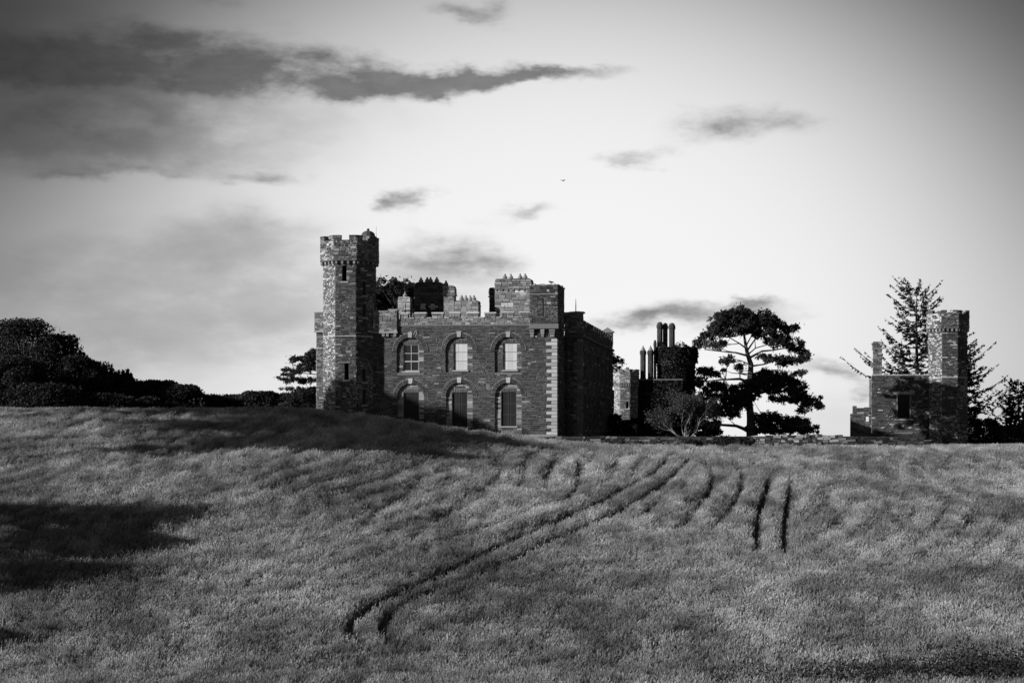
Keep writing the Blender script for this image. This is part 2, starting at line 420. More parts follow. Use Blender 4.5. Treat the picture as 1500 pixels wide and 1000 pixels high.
def named(nm):
    n = ng.nodes.new('GeometryNodeInputNamedAttribute'); n.data_type = 'FLOAT'; n.inputs['Name'].default_value = nm
    return n.outputs['Attribute']
def gmath(op, a, b):
    n = ng.nodes.new('ShaderNodeMath'); n.operation = op
    for i, x in enumerate((a, b)):
        if isinstance(x, (int, float)): n.inputs[i].default_value = x
        else: ng.links.new(x, n.inputs[i])
    return n.outputs[0]
GRASS_DENSITY = 22.0
ng.links.new(gi.outputs[0], dp.inputs['Mesh']); ng.links.new(gmath('MULTIPLY', named('dens'), GRASS_DENSITY), dp.inputs['Density'])
ci = ng.nodes.new('GeometryNodeCollectionInfo'); ci.inputs['Collection'].default_value = gcol
ci.inputs['Separate Children'].default_value = True; ci.inputs['Reset Children'].default_value = True
ip = ng.nodes.new('GeometryNodeInstanceOnPoints'); ip.inputs['Pick Instance'].default_value = True
ng.links.new(dp.outputs['Points'], ip.inputs['Points']); ng.links.new(ci.outputs[0], ip.inputs['Instance'])
rv = ng.nodes.new('FunctionNodeRandomValue'); rv.data_type = 'FLOAT_VECTOR'
rv.inputs[0].default_value = (-.07, -.07, -.5); rv.inputs[1].default_value = (.07, .07, .5)
ng.links.new(rv.outputs[0], ip.inputs['Rotation'])
rs = ng.nodes.new('FunctionNodeRandomValue'); rs.data_type = 'FLOAT'; rs.inputs[2].default_value = .75; rs.inputs[3].default_value = 1.25; rs.inputs['Seed'].default_value = 4
ng.links.new(gmath('MULTIPLY', rs.outputs[1], named('tall')), ip.inputs['Scale'])
jn = ng.nodes.new('GeometryNodeJoinGeometry')
ng.links.new(gi.outputs[0], jn.inputs[0]); ng.links.new(ip.outputs[0], jn.inputs[0])
ng.links.new(jn.outputs[0], go.inputs[0])
md = grass.modifiers.new('scatter', 'NODES'); md.node_group = ng

# ------------------------------------------------------------------ masonry helpers
TH = R(8.0)
class Frame:
    """a building's own axes: x along its front, y back into it; cast() turns a sight line into a point on a plane y=b"""
    def __init__(s, px, D, th=TH):
        s.o = Vector(((px-750)/FPX*D, D, 0)); s.th = th; s.u = Vector((math.cos(th), -math.sin(th), 0)); s.w = Vector((math.sin(th), math.cos(th), 0))
    def cast(s, px, py, b=0.0):
        d = Vector(((px-750)/FPX, 1, (HZ-py)/FPX)); p0 = s.o + s.w*b
        t = p0.dot(s.w)/d.dot(s.w); p = d*t
        return (p - s.o).dot(s.u), p.z
    def a(s, px, b=0.0): return s.cast(px, HZ, b)[0]
    def z(s, px, py, b=0.0): return s.cast(px, py, b)[1]
def plane(x, y, nx, ny):
    """wall face through (x, y) with outward normal; s runs to the viewer's right"""
    return lambda s, o, z: (x - ny*s + nx*o, y + nx*s + ny*o, z)
def subtract(iv, cuts):
    out = [iv]
    for a, b in cuts:
        nx = []
        for p, q in out:
            if b <= p or a >= q: nx.append((p, q)); continue
            if a > p: nx.append((p, a))
            if b < q: nx.append((b, q))
        out = nx
    return [(p, q) for p, q in out if q-p > .03]
def rect_cut(a, b, z0, z1):
    return lambda za, zb: (a, b) if zb > z0+.01 and za < z1-.01 else None
def arch_cut(c, hw, z0, spring, rout):
    def fn(za, zb):
        if zb <= z0+.01: return None
        if zb <= spring: return (c-hw, c+hw)
        d = max(za, spring)-spring
        if d >= rout: return None
        r = math.sqrt(rout*rout-d*d); return (c-r, c+r)
    return fn
def tones(lo, hi, pale=.04, ptone=(.28, .5)):
    if random.random() < pale: return random.uniform(*ptone)
    return lo + (hi-lo)*random.random()**1.5
def clad(mb, P, s0, s1, z0, z1, cuts=(), ch=.15, lmin=.18, lmax=.6, proud=(.012, .05), lo=.045, hi=.16, pale=.04, gap=.022, ptone=(.28, .5)):
    z = z0
    while z < z1-.05:
        h = min(ch*random.uniform(.75, 1.3), z1-z)
        if z1-(z+h) < .07: h = z1-z
        cs = [c for c in (k(z, z+h) for k in cuts) if c]
        for p, q in subtract((s0, s1), cs):
            s = p
            while s < q-.01:
                l = random.uniform(lmin, lmax)
                if q-(s+l) < lmin*.6: l = q-s
                mb.stone(P, s+gap*.5, s+l-gap*.5, z+gap*.5, z+h-gap*.5, random.uniform(*proud), tones(lo, hi, pale, ptone), 0, .006)
                s += l
        z += h
def sheet(mb, P, s0, s1, z0, z1, holes=(), tone=.16, depth=.35):
    """mortar face of a wall with square holes and their reveals"""
    S = sorted({s0, s1, *[h[0] for h in holes], *[h[1] for h in holes]}); Z = sorted({z0, z1, *[h[2] for h in holes], *[h[3] for h in holes]})
    for i in range(len(S)-1):
        for j in range(len(Z)-1):
            cs, cz = (S[i]+S[i+1])/2, (Z[j]+Z[j+1])/2
            if any(h[0] < cs < h[1] and h[2] < cz < h[3] for h in holes): continue
            mb.face([P(S[i],0,Z[j]),P(S[i+1],0,Z[j]),P(S[i+1],0,Z[j+1]),P(S[i],0,Z[j+1])], tone)
    for a, b, c, d in holes:
        mb.face([P(a,0,c),P(a,0,d),P(a,-depth,d),P(a,-depth,c)], tone*.8); mb.face([P(b,0,d),P(b,0,c),P(b,-depth,c),P(b,-depth,d)], tone*.8)
        mb.face([P(a,0,d),P(b,0,d),P(b,-depth,d),P(a,-depth,d)], tone*.8); mb.face([P(b,0,c),P(a,0,c),P(a,-depth,c),P(b,-depth,c)], tone*.8)
def ashlar_box(name, P, s0, s1, o0, o1, z0, z1, tone, parent, mat='ashlar', ch=.018):
    """cut stone block with softened edges, s along the wall, o outwards"""
    mb = MB(); n = 0
    pts = []
    for (za, e) in ((z0, ch), (z0+ch, 0), (z1-ch, 0), (z1, ch)):
        pts.append([P(s0+e,o0,za),P(s1-e,o0,za),P(s1-e,o1-e,za),P(s0+e,o1-e,za)])
    for i in range(3):
        for k in range(4):
            a, b = pts[i], pts[i+1]; k2 = (k+1) % 4
            mb.face([a[k], a[k2], b[k2], b[k]], tone)
    mb.face(pts[3], tone); mb.face(pts[0][::-1], tone)
    return mb.build(name, mat, parent)
def merlon(P, s0, s1, z0, z1, th, parent, lo=.06, hi=.2, mat='stone', cop=.13, ctone=.3, pale=.05):
    """one battlement tooth of coursed stone, with its coping slab"""
    mb = MB(); mb.box(s0+.01, s1-.01, -.005, -th+.01, z0, z1, .16, P=lambda s, o, z: P(s, o, z))
    clad(mb, P, s0, s1, z0, z1-cop, ch=.19, lo=lo, hi=hi, pale=pale)
    # the two cheeks and the back
    P1 = lambda s, o, z: P(s1-.01+o, -s, z); P0 = lambda s, o, z: P(s0+.01-o, -th+s, z)
    clad(mb, P1, .01, th-.02, z0, z1-cop, ch=.19, lo=lo, hi=hi); clad(mb, P0, .01, th-.02, z0, z1-cop, ch=.19, lo=lo, hi=hi)
    m = mb.build('merlon', mat, parent)
    ashlar_box('coping', P, s0-.05, s1+.05, -th-.04, .075, z1-cop, z1, ctone*random.uniform(.8, 1.15), m)
    return m
def arch_pts(c, r, spring, n=16): return [(c - r*math.cos(math.pi*i/n), spring + r*math.sin(math.pi*i/n)) for i in range(n+1)]
def arch_bay(kind, fr, parent, wallmb, stonemb, P, c, hw, zsill, ztop_in, ring, op, look, zbase):
    """arched recess with cut-stone ring; op=(a0,a1,z0,z1) is the opening in its back"""
    spring = ztop_in - hw; DEP = .17; N = 16
    w = empty(kind); w.parent = parent
    A = arch_pts(c, hw, spring, N)
    # jambs and soffit
    out = [(c-hw, zsill)] + A + [(c+hw, zsill)]
    mb = MB()
    for i in range(len(out)-1):
        (x0, z0), (x1, z1) = out[i], out[i+1]
        mb.face([P(x0,.0,z0),P(x1,.0,z1),P(x1,-DEP-.02,z1),P(x0,-DEP-.02,z0)], .12)
    mb.face([P(c+hw,0,zsill),P(c-hw,0,zsill),P(c-hw,-DEP,zsill),P(c+hw,-DEP,zsill)], .14)
    # back of the recess with the opening
    P2 = lambda s, o, z: P(s, o-DEP, z)
    a0, a1, z0, z1 = op
    sheet(mb, P2, c-hw-.02, c+hw+.02, zsill-.02, ztop_in+.02, [(a0, a1, z0, z1)], .2, .2)
    def inarch(za, zb):
        return None
    # stones of the back, kept inside the arch
    z = zsill
    tymp = .5 if kind == 'doorway' else .16
    while z < ztop_in-.06:
        h = .19*random.uniform(.8, 1.2); zz = z+h*.5
        r = hw if zz < spring else math.sqrt(max(hw*hw-(zz-spring)**2, 0))
        cuts = [(a0-.02, a1+.02)] if (z+h > z0-.05 and z < z1+.32) else []
        for p, q in subtract((c-r+.01, c+r-.01), cuts):
            s = p
            while s < q-.01:
                l = random.uniform(.25, .6)
                if q-(s+l) < .2: l = q-s
                mb.stone(P2, s+.01, s+l-.01, z+.01, z+h-.01, random.uniform(.01, .04), tones(.07, tymp, .1), 0, .005); s += l
        z += h
    # flat arch of upright stones over the opening
    k = int((a1-a0)/.14)
    for i in range(k):
        s = a0 + (a1-a0)*i/k
        mb.stone(P2, s+.008, s+(a1-a0)/k-.008, z1+.03, z1+.3, random.uniform(.03, .05), random.uniform(.1, .2))
    mb.build('recess', 'stone', w)
    # ring of wedge stones
    mb = MB(); n = 19; key = []
    for i in range(n):
        t0, t1 = math.pi*i/n+.012, math.pi*(i+1)/n-.012
        if i == n//2: continue
        pr = random.uniform(.05, .065); tn = random.uniform(.055, .1)
        q = [(hw, t0), (hw, t1), (hw+ring, t1), (hw+ring, t0)]
        f_ = [(c-r*math.cos(t), spring+r*math.sin(t)) for r, t in q]
        b = len(mb.v)
        mb.v.extend([P(x, pr, z) for x, z in f_] + [P(x, -.1, z) for x, z in f_])
        for qd in ((0,3,2,1),(0,1,5,4),(1,2,6,5),(2,3,7,6),(3,0,4,7)): mb.f.append(tuple(b+j for j in qd)); mb.t.append(tn)
    # thin pale joint line round the outer edge
    for i in range(24):
        t0, t1 = math.pi*i/24, math.pi*(i+1)/24
        q = [(hw+ring+.005, t0), (hw+ring+.005, t1), (hw+ring+.045, t1), (hw+ring+.045, t0)]
        mb.face([P(c-r*math.cos(t), .055, spring+r*math.sin(t)) for r, t in q], random.uniform(.12, .32))
    mb.build('arch_ring', 'stone', w)
    kz = spring+hw
    mb = MB(); mb.prism([(c-.15, kz-.02), (c+.15, kz-.02), (c+.2, kz+ring+.12), (c-.2, kz+ring+.12)], -.12, .1, .56 if kind == 'doorway' else .42, P=lambda x, o, z: P(x, o, z))
    mb.build('keystone', 'ashlar', w)
    ashlar_box('sill', P2, a0-.12, a1+.12, -.1, .12, z0-.13, z0, .42, w)
    # what fills the opening
    P3 = lambda s, o, z: P(s, o-DEP-.14, z)
    W, H = a1-a0, z1-z0
    if look == 'sash':
        mb = MB(); mb.face([P3(a0,0,z0),P3(a1,0,z0),P3(a1,0,z1),P3(a0,0,z1)], .02); mb.build('pane', 'glass', w)
        mb = MB(); t = .045
        for x in (a0, a1-t*1.4): mb.box(x, x+t*1.4, .005, .06, z0, z1, .35, P3)
        mb.box(a0+W*.5-.025, a0+W*.5+.025, .006, .05, z0, z1, .5, P3)
        for z_, hh in ((z0, .08), (z0+H*.35, .09), (z0+H*.66, .05), (z1-.06, .06)): mb.box(a0, a1, .007, .062, z_, z_+hh, .55, P3)
        mb.build('sash_frame', 'paint', w)
    elif look == 'panel':
        for i in range(3):
            n = 3
            for j in range(n):
                mb = MB(); mb.box(a0+W*j/n+.004, a0+W*(j+1)/n-.004, .0, .03+random.uniform(0,.012), z0+H*i/3+.02, z0+H*(i+1)/3-.02, random.uniform(.62, .74), P3); mb.build('board', 'paint', w)
        mb = MB(); mb.box(a0, a1, -.06, -.01, z0, z1, .08, P3); mb.box(a0, a0+.05, -.01, .09, z0, z1, .06, P3)
        for i in (1, 2): mb.box(a0, a1, .0, .02, z0+H*i/3-.018, z0+H*i/3+.018, .1, P3)
        mb.build('backing_frame', 'wood', w)
    else:
        n = 6
        for j in range(n):
            mb = MB(); mb.box(a0+W*j/n+.006, a0+W*(j+1)/n-.006, 0, .03+random.uniform(0,.015), z0, z1-.02, random.uniform(.022, .04), P3); mb.build('plank', 'wood', w)
        mb = MB(); mb.box(a0, a1, -.07, -.015, z0, z1, .04, P3)
        mb.box(a0+W*.48, a0+W*.52, .03, .06, z0, z1, .05, P3)
        for q in (.34, .66): mb.box(a0, a1, .032, .052, z0+H*q-.015, z0+H*q+.015, .09, P3)
        mb.build('door_frame', 'wood', w)
    return w
def front_sheet(mb, P, s0, s1, z0, z1, bays, tone=.2):
    """mortar face with arched holes; bays: (c, hw, zsill, ztop)"""
    S = sorted({s0, s1, *[b[0]-b[1] for b in bays], *[b[0]+b[1] for b in bays]}); Z = sorted({z0, z1, *[b[2] for b in bays], *[b[3] for b in bays]})
    for i in range(len(S)-1):
        for j in range(len(Z)-1):
            cs, cz = (S[i]+S[i+1])/2, (Z[j]+Z[j+1])/2
            if any(abs(cs-b[0]) < b[1] and b[2] < cz < b[3] for b in bays): continue
            mb.face([P(S[i],0,Z[j]),P(S[i+1],0,Z[j]),P(S[i+1],0,Z[j+1]),P(S[i],0,Z[j+1])], tone)
    for c, hw, zs, zt in bays:
        A = arch_pts(c, hw, zt-hw, 16)
        for i in range(16):
            (x0, a), (x1, b) = A[i], A[i+1]
            mb.face([P(x0,0,a),P(x1,0,b),P(x1,0,zt),P(x0,0,zt)], tone)
def chimney(fr, parent, px0, px1, pyt, pyb, b, depth, pots=(), shoulder=.35, lo=.08, hi=.26, pale=.08, mat='stone', band=True, patch=()):
    a0, _ = fr.cast(px0, pyt, b); a1, zt = fr.cast(px1, pyt, b); zb = fr.z(px0, pyb, b)
    e = empty('chimney', ((a0+a1)/2, b, zb)); e.parent = parent
    c = (a0+a1)/2; hw = (a1-a0)/2; H = zt-zb
    L = lambda s, o, z: (s, -o, z)             # local: s right, o towards the front
    mb = MB(); sh = min(shoulder, hw*.8); hb = H-sh
    prof = [(-hw+.02, -.4), (hw-.02, -.4), (hw-.02, hb)] + [(hw-sh+sh*math.cos(t)-.02*(t == 0), hb+sh*math.sin(t)) for t in [R(k*15) for k in range(1, 7)]] + \
           [(-hw+sh-sh*math.sin(t), hb+sh*math.cos(t)) for t in [R(k*15) for k in range(0, 6)]] + [(-hw+.02, hb)]
    mb.prism(prof, 0.01, depth-.01, .14)
    cap = .62 if H > 1.8 else .3
    def clip(za, zb_):
        return None
    z = -.4
    while z < H-.05:
        h = .19*random.uniform(.8, 1.2); h = min(h, H-z); zz = z+h
        q = hw if zz <= hb else hw-sh+math.sqrt(max(sh*sh-(zz-hb)**2, 0))
        pr = .05 if (band and z > H-cap-sh) else 0
        s = -q-pr
        while s < q+pr-.02:
            l = random.uniform(.3, .7)
            if q+pr-(s+l) < .2: l = q+pr-s
            tn = tones(lo, hi, pale)
            for pa in patch:
                if abs(s+l/2-pa[0]*hw) < pa[2]*hw and abs(z-pa[1]*H) < pa[3]*H: tn = random.uniform(.6, .8)
            mb.stone(L, s+.01, s+l-.01, z+.01, z+h-.01, random.uniform(.01, .04)+pr, tn, 0, .004)
            s += l
        for sg in (-1, 1):
            PS = (lambda s, o, z: (hw-.02+o, s, z)) if sg > 0 else (lambda s, o, z: (-hw+.02-o, depth-s, z))
            if zz > hb: continue
            s = -pr
            while s < depth+pr-.02:
                l = random.uniform(.3, .7)
                if depth+pr-(s+l) < .2: l = depth+pr-s
                mb.stone(PS, s+.01, s+l-.01, z+.01, z+h-.01, random.uniform(.01, .04)+pr, tones(lo, hi, pale), 0, .004); s += l
        z += h
    st = mb.build('stack', mat, e)
    if band:
        mb = MB(); zc = H-cap-sh
        mb.box(-hw-.09, hw+.09, -.1, depth+.1, zc-.09, zc, .2); mb.build('band', 'ashlar', e)
        for i in range(max(2, int(hw*2/.45))):
            s = -hw+.15+(2*hw-.3)*i/max(1, int(hw*2/.45)-1)
            mb = MB(); mb.box(s-.07, s+.07, -.08, .02, zc-.26, zc-.092, .16); mb.build('corbel', 'ashlar', e)
    for f_ in pots:
        x = -hw+2*hw*f_
        mb = MB(); mb.lathe(x, depth*.5, [(.2, H-.05), (.2, H+.1), (.24, H+.13), (.2, H+.2), (.07, H+.4), (.09, H+.42), (.06, H+.48), (0.01, H+.5)], 8, random.uniform(.22, .4)); mb.build('chimney_pot', 'ashlar', e)
    return e
def octagon_tower(fr_loc, parent, name, Rad, rot, z0, zpar, ztop, slits, mat='tower', string=None, lo=.06, hi=.24, pale=.12, RadP=None, jag=0.0, corb=True, crenel=.42, ch=.15):
    """eight-sided tower; slits: (face, offset, z0, z1, halfwidth). face 0 looks to the front, counted to the right"""
    e = empty(name, fr_loc); e.parent = parent
    RadP = RadP or Rad*1.12
    def facep(k, rad):
        a = rot + k*math.pi/4; ap = rad*math.cos(math.pi/8)
        n = (math.sin(a), -math.cos(a)); return plane(n[0]*ap, n[1]*ap, n[0], n[1])
    hl, hlp = Rad*math.sin(math.pi/8), RadP*math.sin(math.pi/8)
    back = MB(); st = MB()
    for k in range(8):
        P = facep(k, Rad); hs = [(o-h, o+h, a, b) for (fc, o, a, b, h) in slits if fc == k]
        sheet(back, P, -hl, hl, z0, zpar, hs, .2, .4)
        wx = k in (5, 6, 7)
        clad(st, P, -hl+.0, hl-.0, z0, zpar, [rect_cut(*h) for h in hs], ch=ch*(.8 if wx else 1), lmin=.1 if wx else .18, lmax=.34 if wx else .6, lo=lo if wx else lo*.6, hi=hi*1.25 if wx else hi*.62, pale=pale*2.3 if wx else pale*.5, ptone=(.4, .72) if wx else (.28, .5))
    rp = [(RadP*math.sin(rot+(k+.5)*math.pi/4), -RadP*math.cos(rot+(k+.5)*math.pi/4)) for k in range(8)]
    zc = ztop-crenel
    rc = [(x*.985, y*.985) for x, y in rp]
    back.face([(x, y, zpar) for x, y in rc][::-1], .15); back.face([(x*.8, y*.8, zc-.1) for x, y in rc], .12)
    for k in range(8):      # parapet: inner face and its walk
        a, b = rc[k], rc[(k+1) % 8]
        back.face([(a[0], a[1], zpar), (b[0], b[1], zpar), (b[0], b[1], zc), (a[0], a[1], zc)], .2)
        back.face([(a[0]*.8, a[1]*.8, zc), (b[0]*.8, b[1]*.8, zc), (b[0]*.8, b[1]*.8, zc-.1), (a[0]*.8, a[1]*.8, zc-.1)][::-1], .15)
        back.face([(a[0], a[1], zc), (b[0], b[1], zc), (b[0]*.8, b[1]*.8, zc), (a[0]*.8, a[1]*.8, zc)], .2)
    for k in range(8):
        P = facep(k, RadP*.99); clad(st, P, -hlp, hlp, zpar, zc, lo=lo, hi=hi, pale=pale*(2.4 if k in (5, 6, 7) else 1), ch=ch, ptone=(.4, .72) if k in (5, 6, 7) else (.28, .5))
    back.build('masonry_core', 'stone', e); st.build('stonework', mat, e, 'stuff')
    for k in range(8):
        P = facep(k, RadP*.99)
        w = hlp*.42
        for s0, s1 in ((-hlp+.03, -hlp+.03+hlp*.62), (hlp-.03-hlp*.62, hlp-.03)):
            zt = ztop - random.random()*jag
            mb = MB(); mb.box(s0, s1, -.005, -RadP*.16, zc, zt, .18, P)
            clad(mb, P, s0, s1, zc+.01, zt-.1, lo=lo, hi=hi, pale=pale)
            m = mb.build('merlon', mat, e)
            ashlar_box('coping', P, s0-.01, s1+.01, -RadP*.17, .05, zt-.1, zt, random.uniform(.1, .22), m)
    # rounded edge course and corbels below the parapet
    def ring(nm, rad, zA, zB, tone):
        mb = MB(); mb.lathe(0, 0, [(rad*.97, zA), (rad, zA+.04), (rad, zB-.04), (rad*.98, zB)], 8, tone, rot+math.pi/8); return mb.build(nm, 'ashlar', e)
    if corb:
        ring('string_course', RadP*1.005, zpar-.09, zpar+.1, .13)
        for k in range(8):
            P = facep(k, Rad)
            for s in np.linspace(-hl+.12, hl-.12, 4):
                ashlar_box('corbel', P, s-.09, s+.09, -.05, (RadP-Rad)*.9, zpar-.34, zpar-.093, random.uniform(.18, .34), e)
    if string: ring('string_course', Rad*1.03, string-.08, string+.05, .5)
    for (fc, o, a, b, h) in slits:
        P = facep(fc, Rad)
        w = empty('slit_window'); w.parent = e
        ashlar_box('sill', P, o-h-.15, o+h+.15, -.1, .11, a-.15, a, .4, w)
        ashlar_box('lintel', P, o-h-.15, o+h+.15, -.1, .06, b, b+.16, random.uniform(.12, .22), w)
    return e

# ------------------------------------------------------------------ the castle
F = Frame(815, 172.5)
castle = empty('castle', F.o, -TH)
tag(castle, 'large battlemented stone castle with tall octagonal corner tower and boarded arched windows', 'castle')
P0 = plane(0, 0, 0, -1)               # front wall face, s = local x
Z = lambda py, px=700, b=0.0: F.z(px, py, b)
aL = F.a(545); aR = 0.0
zstr, zcre, zmer = Z(476), Z(466), Z(456.8)
wall = MB(); stn = MB()
def q(px): return F.a(px)
bays = []
for (cx, hwpx, sill, top) in ((600.8, 19.8, 546, 494), (672.3, 19.8, 545.5, 493.2), (744.4, 19.8, 545.5, 493.2)):
    bays.append(['window', q(cx), (q(cx+hwpx)-q(cx-hwpx))/2, Z(sill, cx), Z(top, cx)])
for (cx, hwpx, sill, top) in ((601.4, 19.6, 640, 561.5), (672.8, 19.6, 640, 560.2), (744.6, 19.6, 637.5, 560.2)):
    bays.append(['doorway', q(cx), (q(cx+hwpx)-q(cx-hwpx))/2, Z(sill, cx), Z(top, cx)])
ring = .34
sheetb = [(b[1], b[2], b[3], b[4]) for b in bays]
front_sheet(wall, P0, aL, aR, -1.2, zstr, sheetb, .2)
clad(stn, P0, aL, aR-.02, -1.2, zstr, [arch_cut(b[1], b[2], b[3], b[4]-b[2], b[2]+ring+.05) for b in bays], ch=.145, lmin=.18, lmax=.7, lo=.03, hi=.115, pale=.03, ptone=(.2, .34), proud=(.004, .04), gap=.026)
# the side of the front block and its roof deck
DB = 5.8
PS = plane(0, 0, 1, 0)
sheet(wall, PS, 0, DB, -1.2, zstr+.9, [], .15); clad(stn, PS, 0.02, DB, -1.2, zstr+.9, ch=.2, lo=.04, hi=.13, pale=.02)
wall.face([(aL, .3, zstr+.25), (0, .3, zstr+.25), (0, DB, zstr+.25), (aL, DB, zstr+.25)], .1)
fw = wall.build('front_wall', 'stone', castle); stn.build('stonework', 'stone', fw, 'stuff')
OPS = [(590.4, 612.8, 504.4, 543.6, 'sash'), (664.3, 684, 502.5, 542, 'panel'), (737, 756.6, 502.3, 541.5, 'panel'),
       (591, 613, 575, 630, 'plank'), (662, 684, 574.7, 626, 'plank'), (734, 756, 573.8, 624, 'plank')]
for b, o in zip(bays, OPS):
    arch_bay(b[0], F, castle, wall, stn, P0, b[1], b[2], b[3], b[4], ring, (q(o[0]), q(o[1]), Z(o[3], o[0]), Z(o[2], o[0])), o[4], -1)
# white mortar scar round the first window
mb = MB(); c0 = q(600.8)
for (x0, y0, x1, y1) in ((606, 490, 608, 486), (608, 486, 610, 484), (610, 484, 611, 488), (611, 488, 609, 493)):
    a0, z0 = F.cast(x0, y0); a1, z1 = F.cast(x1, y1); mb.tube([(a0, -.07, z0), (a1, -.07, z1)], [.035, .03], 5, .42)
mb.build('vine_stem', 'ashlar', castle)
# quoins up the corner
zq = Z(637, 812); k = 0
ztopq = Z(495, 812)
while zq < ztopq-.1:
    h = random.uniform(.27, .33); L = .86 if k % 2 == 0 else .42
    L *= random.uniform(.92, 1.06)
    mb = MB(); tn = random.uniform(.4, .62); e = .02
    x0, x1, y0, y1, za, zb = -L, .075, -.075, (.42 if k % 2 == 0 else .86), zq+.012, zq+h-.012
    mb.box(x0, x1, y0, y1, za+e, zb-e, tn); mb.box(x0+e, x1-e, y0+e, y1-e, za, zb, tn)
    mb.build('quoin', 'ashlar', castle); zq += h; k += 1
ashlar_box('plinth', P0, q(722), .1, -.1, .22, -.18, .06, .34, castle)
ashlar_box('string_course', P0, q(583), q(776), -.05, .07, zstr-.06, zstr+.05, .24, castle)
# parapet
mb = MB(); sheet(mb, P0, q(583), q(776), zstr+.05, zcre, [], .2); clad(mb, P0, q(583), q(776), zstr+.05, zcre, ch=.15, lo=.14, hi=.36, pale=.2)
mb.face([P0(q(583),0,zcre),P0(q(776),0,zcre),P0(q(776),-.45,zcre),P0(q(583),-.45,zcre)], .2); mb.face([P0(q(776),-.45,zstr),P0(q(583),-.45,zstr),P0(q(583),-.45,zcre),P0(q(776),-.45,zcre)], .15)
mb.build('parapet', 'stone', castle)
ME = [(586,598),(608,624),(633,649.5),(659,674),(684,701),(710,726),(735,752.5),(761,775)]
for a, b in ME: merlon(P0, q(a), q(b), zcre+.001, zmer+random.uniform(-.03,.03), .44, castle, .13, .34, ctone=.62, pale=.18)
for (a, b) in zip([m[1] for m in ME[:-1]], [m[0] for m in ME[1:]]): ashlar_box('crenel_sill', P0, q(a)+.06, q(b)-.06, -.48, .09, zcre+.002, zcre+.11, .45, castle)
# small projecting box turret beside the tower
PB = plane(0, -.22, 0, -1)
ba0, ba1 = F.a(546, -.22), F.a(581.5, -.22); bz0, bz1 = Z(486, 570), Z(457.5, 570)
mb = MB(); mb.box(ba0, ba1, .0, .9, bz0, bz1, .2, lambda x, y, z: (x, y-.215, z)); clad(mb, PB, ba0, ba1, bz0, bz1, ch=.17, lo=.12, hi=.34, pale=.2)
bt = mb.build('box_turret', 'stone', castle)
ashlar_box('base_course', PB, ba0-.05, ba1+.05, -.2, .06, bz0-.12, bz0, .45, bt)
for px in (562, 568, 579): ashlar_box('corbel', plane(0,0,0,-1), q(px)-.12, q(px)+.12, -.05, .2, bz0-.42, bz0-.122, .25, bt)
merlon(PB, F.a(548,-.22), F.a(568,-.22), bz1-.02, bz1+.14, .6, castle, .1, .26, ctone=.34); merlon(PB, F.a(569.5,-.22), F.a(582,-.22), bz1-.01, bz1+.27, .6, castle, .1, .26, ctone=.34)
# corner turret
TB = -.32
PT = plane(0, TB, 0, -1)
ta0, ta1 = F.a(776, TB), F.a(817, TB); tz0, tz1 = F.z(796, 481, TB), F.z(796, 416.5, TB); zst = F.z(796, 430.5, TB)
cxs = F.a(796, TB); sl = [(cxs-.035, cxs+.035, F.z(796,464,TB), F.z(796,437,TB))]
zarm = F.z(796, 447, TB)
hol = [(cxs-.035, cxs+.035, sl[0][2], zarm-.04), (cxs-.42, cxs+.42, zarm-.04, zarm+.04), (cxs-.035, cxs+.035, zarm+.04, sl[0][3])]
mb = MB(); sheet(mb, PT, ta0, ta1, tz0, tz1, hol, .14, .3)
clad(mb, PT, ta0, ta1, tz0, tz1-.1, [rect_cut(h[0]-.02, h[1]+.02, h[2]-.03, h[3]+.03) for h in hol], ch=.17, lo=.035, hi=.14, pale=.04)
PR = plane(ta1, TB, 1, 0); DT = 4.9
PLf = plane(ta0, TB+DT, -1, 0)
for pp in (PR, PLf):
    sheet(mb, pp, 0, DT, tz0, tz1, [], .14); clad(mb, pp, 0.02, DT-.02, tz0, tz1-.1, ch=.19, lo=.04, hi=.14, pale=.04)
mb.face([(ta0,TB+DT,tz0),(ta1,TB+DT,tz0),(ta1,TB+DT,tz1),(ta0,TB+DT,tz1)][::-1], .14)
mb.face([(ta0,TB,tz1-.02),(ta1,TB,tz1-.02),(ta1,TB+DT,tz1-.02),(ta0,TB+DT,tz1-.02)], .14); mb.face([(ta0,TB,tz0),(ta1,TB,tz0),(ta1,TB+DT,tz0),(ta0,TB+DT,tz0)][::-1], .14)
ct = mb.build('corner_turret', 'stone', castle)
ashlar_box('string_course', PT, ta0-.03, ta1+.03, -.05, .05, zst-.04, zst+.05, .3, ct)
ashlar_box('base_course', PT, ta0-.05, ta1+.06, -.3, .08, tz0-.02, tz0+.4, .2, ct)
for px, w in ((779.5, .2), (795, .17), (809, .26)):
    for i in range(3): ashlar_box('corbel', P0, q(px)-w*(.7+.15*i), q(px)+w*(.7+.15*i), -.05, .12+.09*i, tz0-.72+.235*i, tz0-.72+.235*(i+1)-.004, random.uniform(.2, .36), ct)
for i in range(15):          # broken stones of the top course
    s = ta0+(ta1-ta0)*(i+.5)/15
    if random.random() < .16: continue
    w = (ta1-ta0)/31*random.uniform(.85, 1.0); h = random.uniform(.03, .16)
    ashlar_box('top_stone', PT, s-w, s+w, -.35, random.uniform(-.02, .06), tz1-.1, tz1+h-.06, random.uniform(.15, .55), ct)
for i in range(8):
    s = DT*(i+.5)/8
    if i in (3, 6): continue
    ashlar_box('top_stone', PR, s-.24, s+.24, -.35, random.uniform(.02, .1), tz1-.1, tz1+random.uniform(.0, .14), random.uniform(.1, .2), ct)
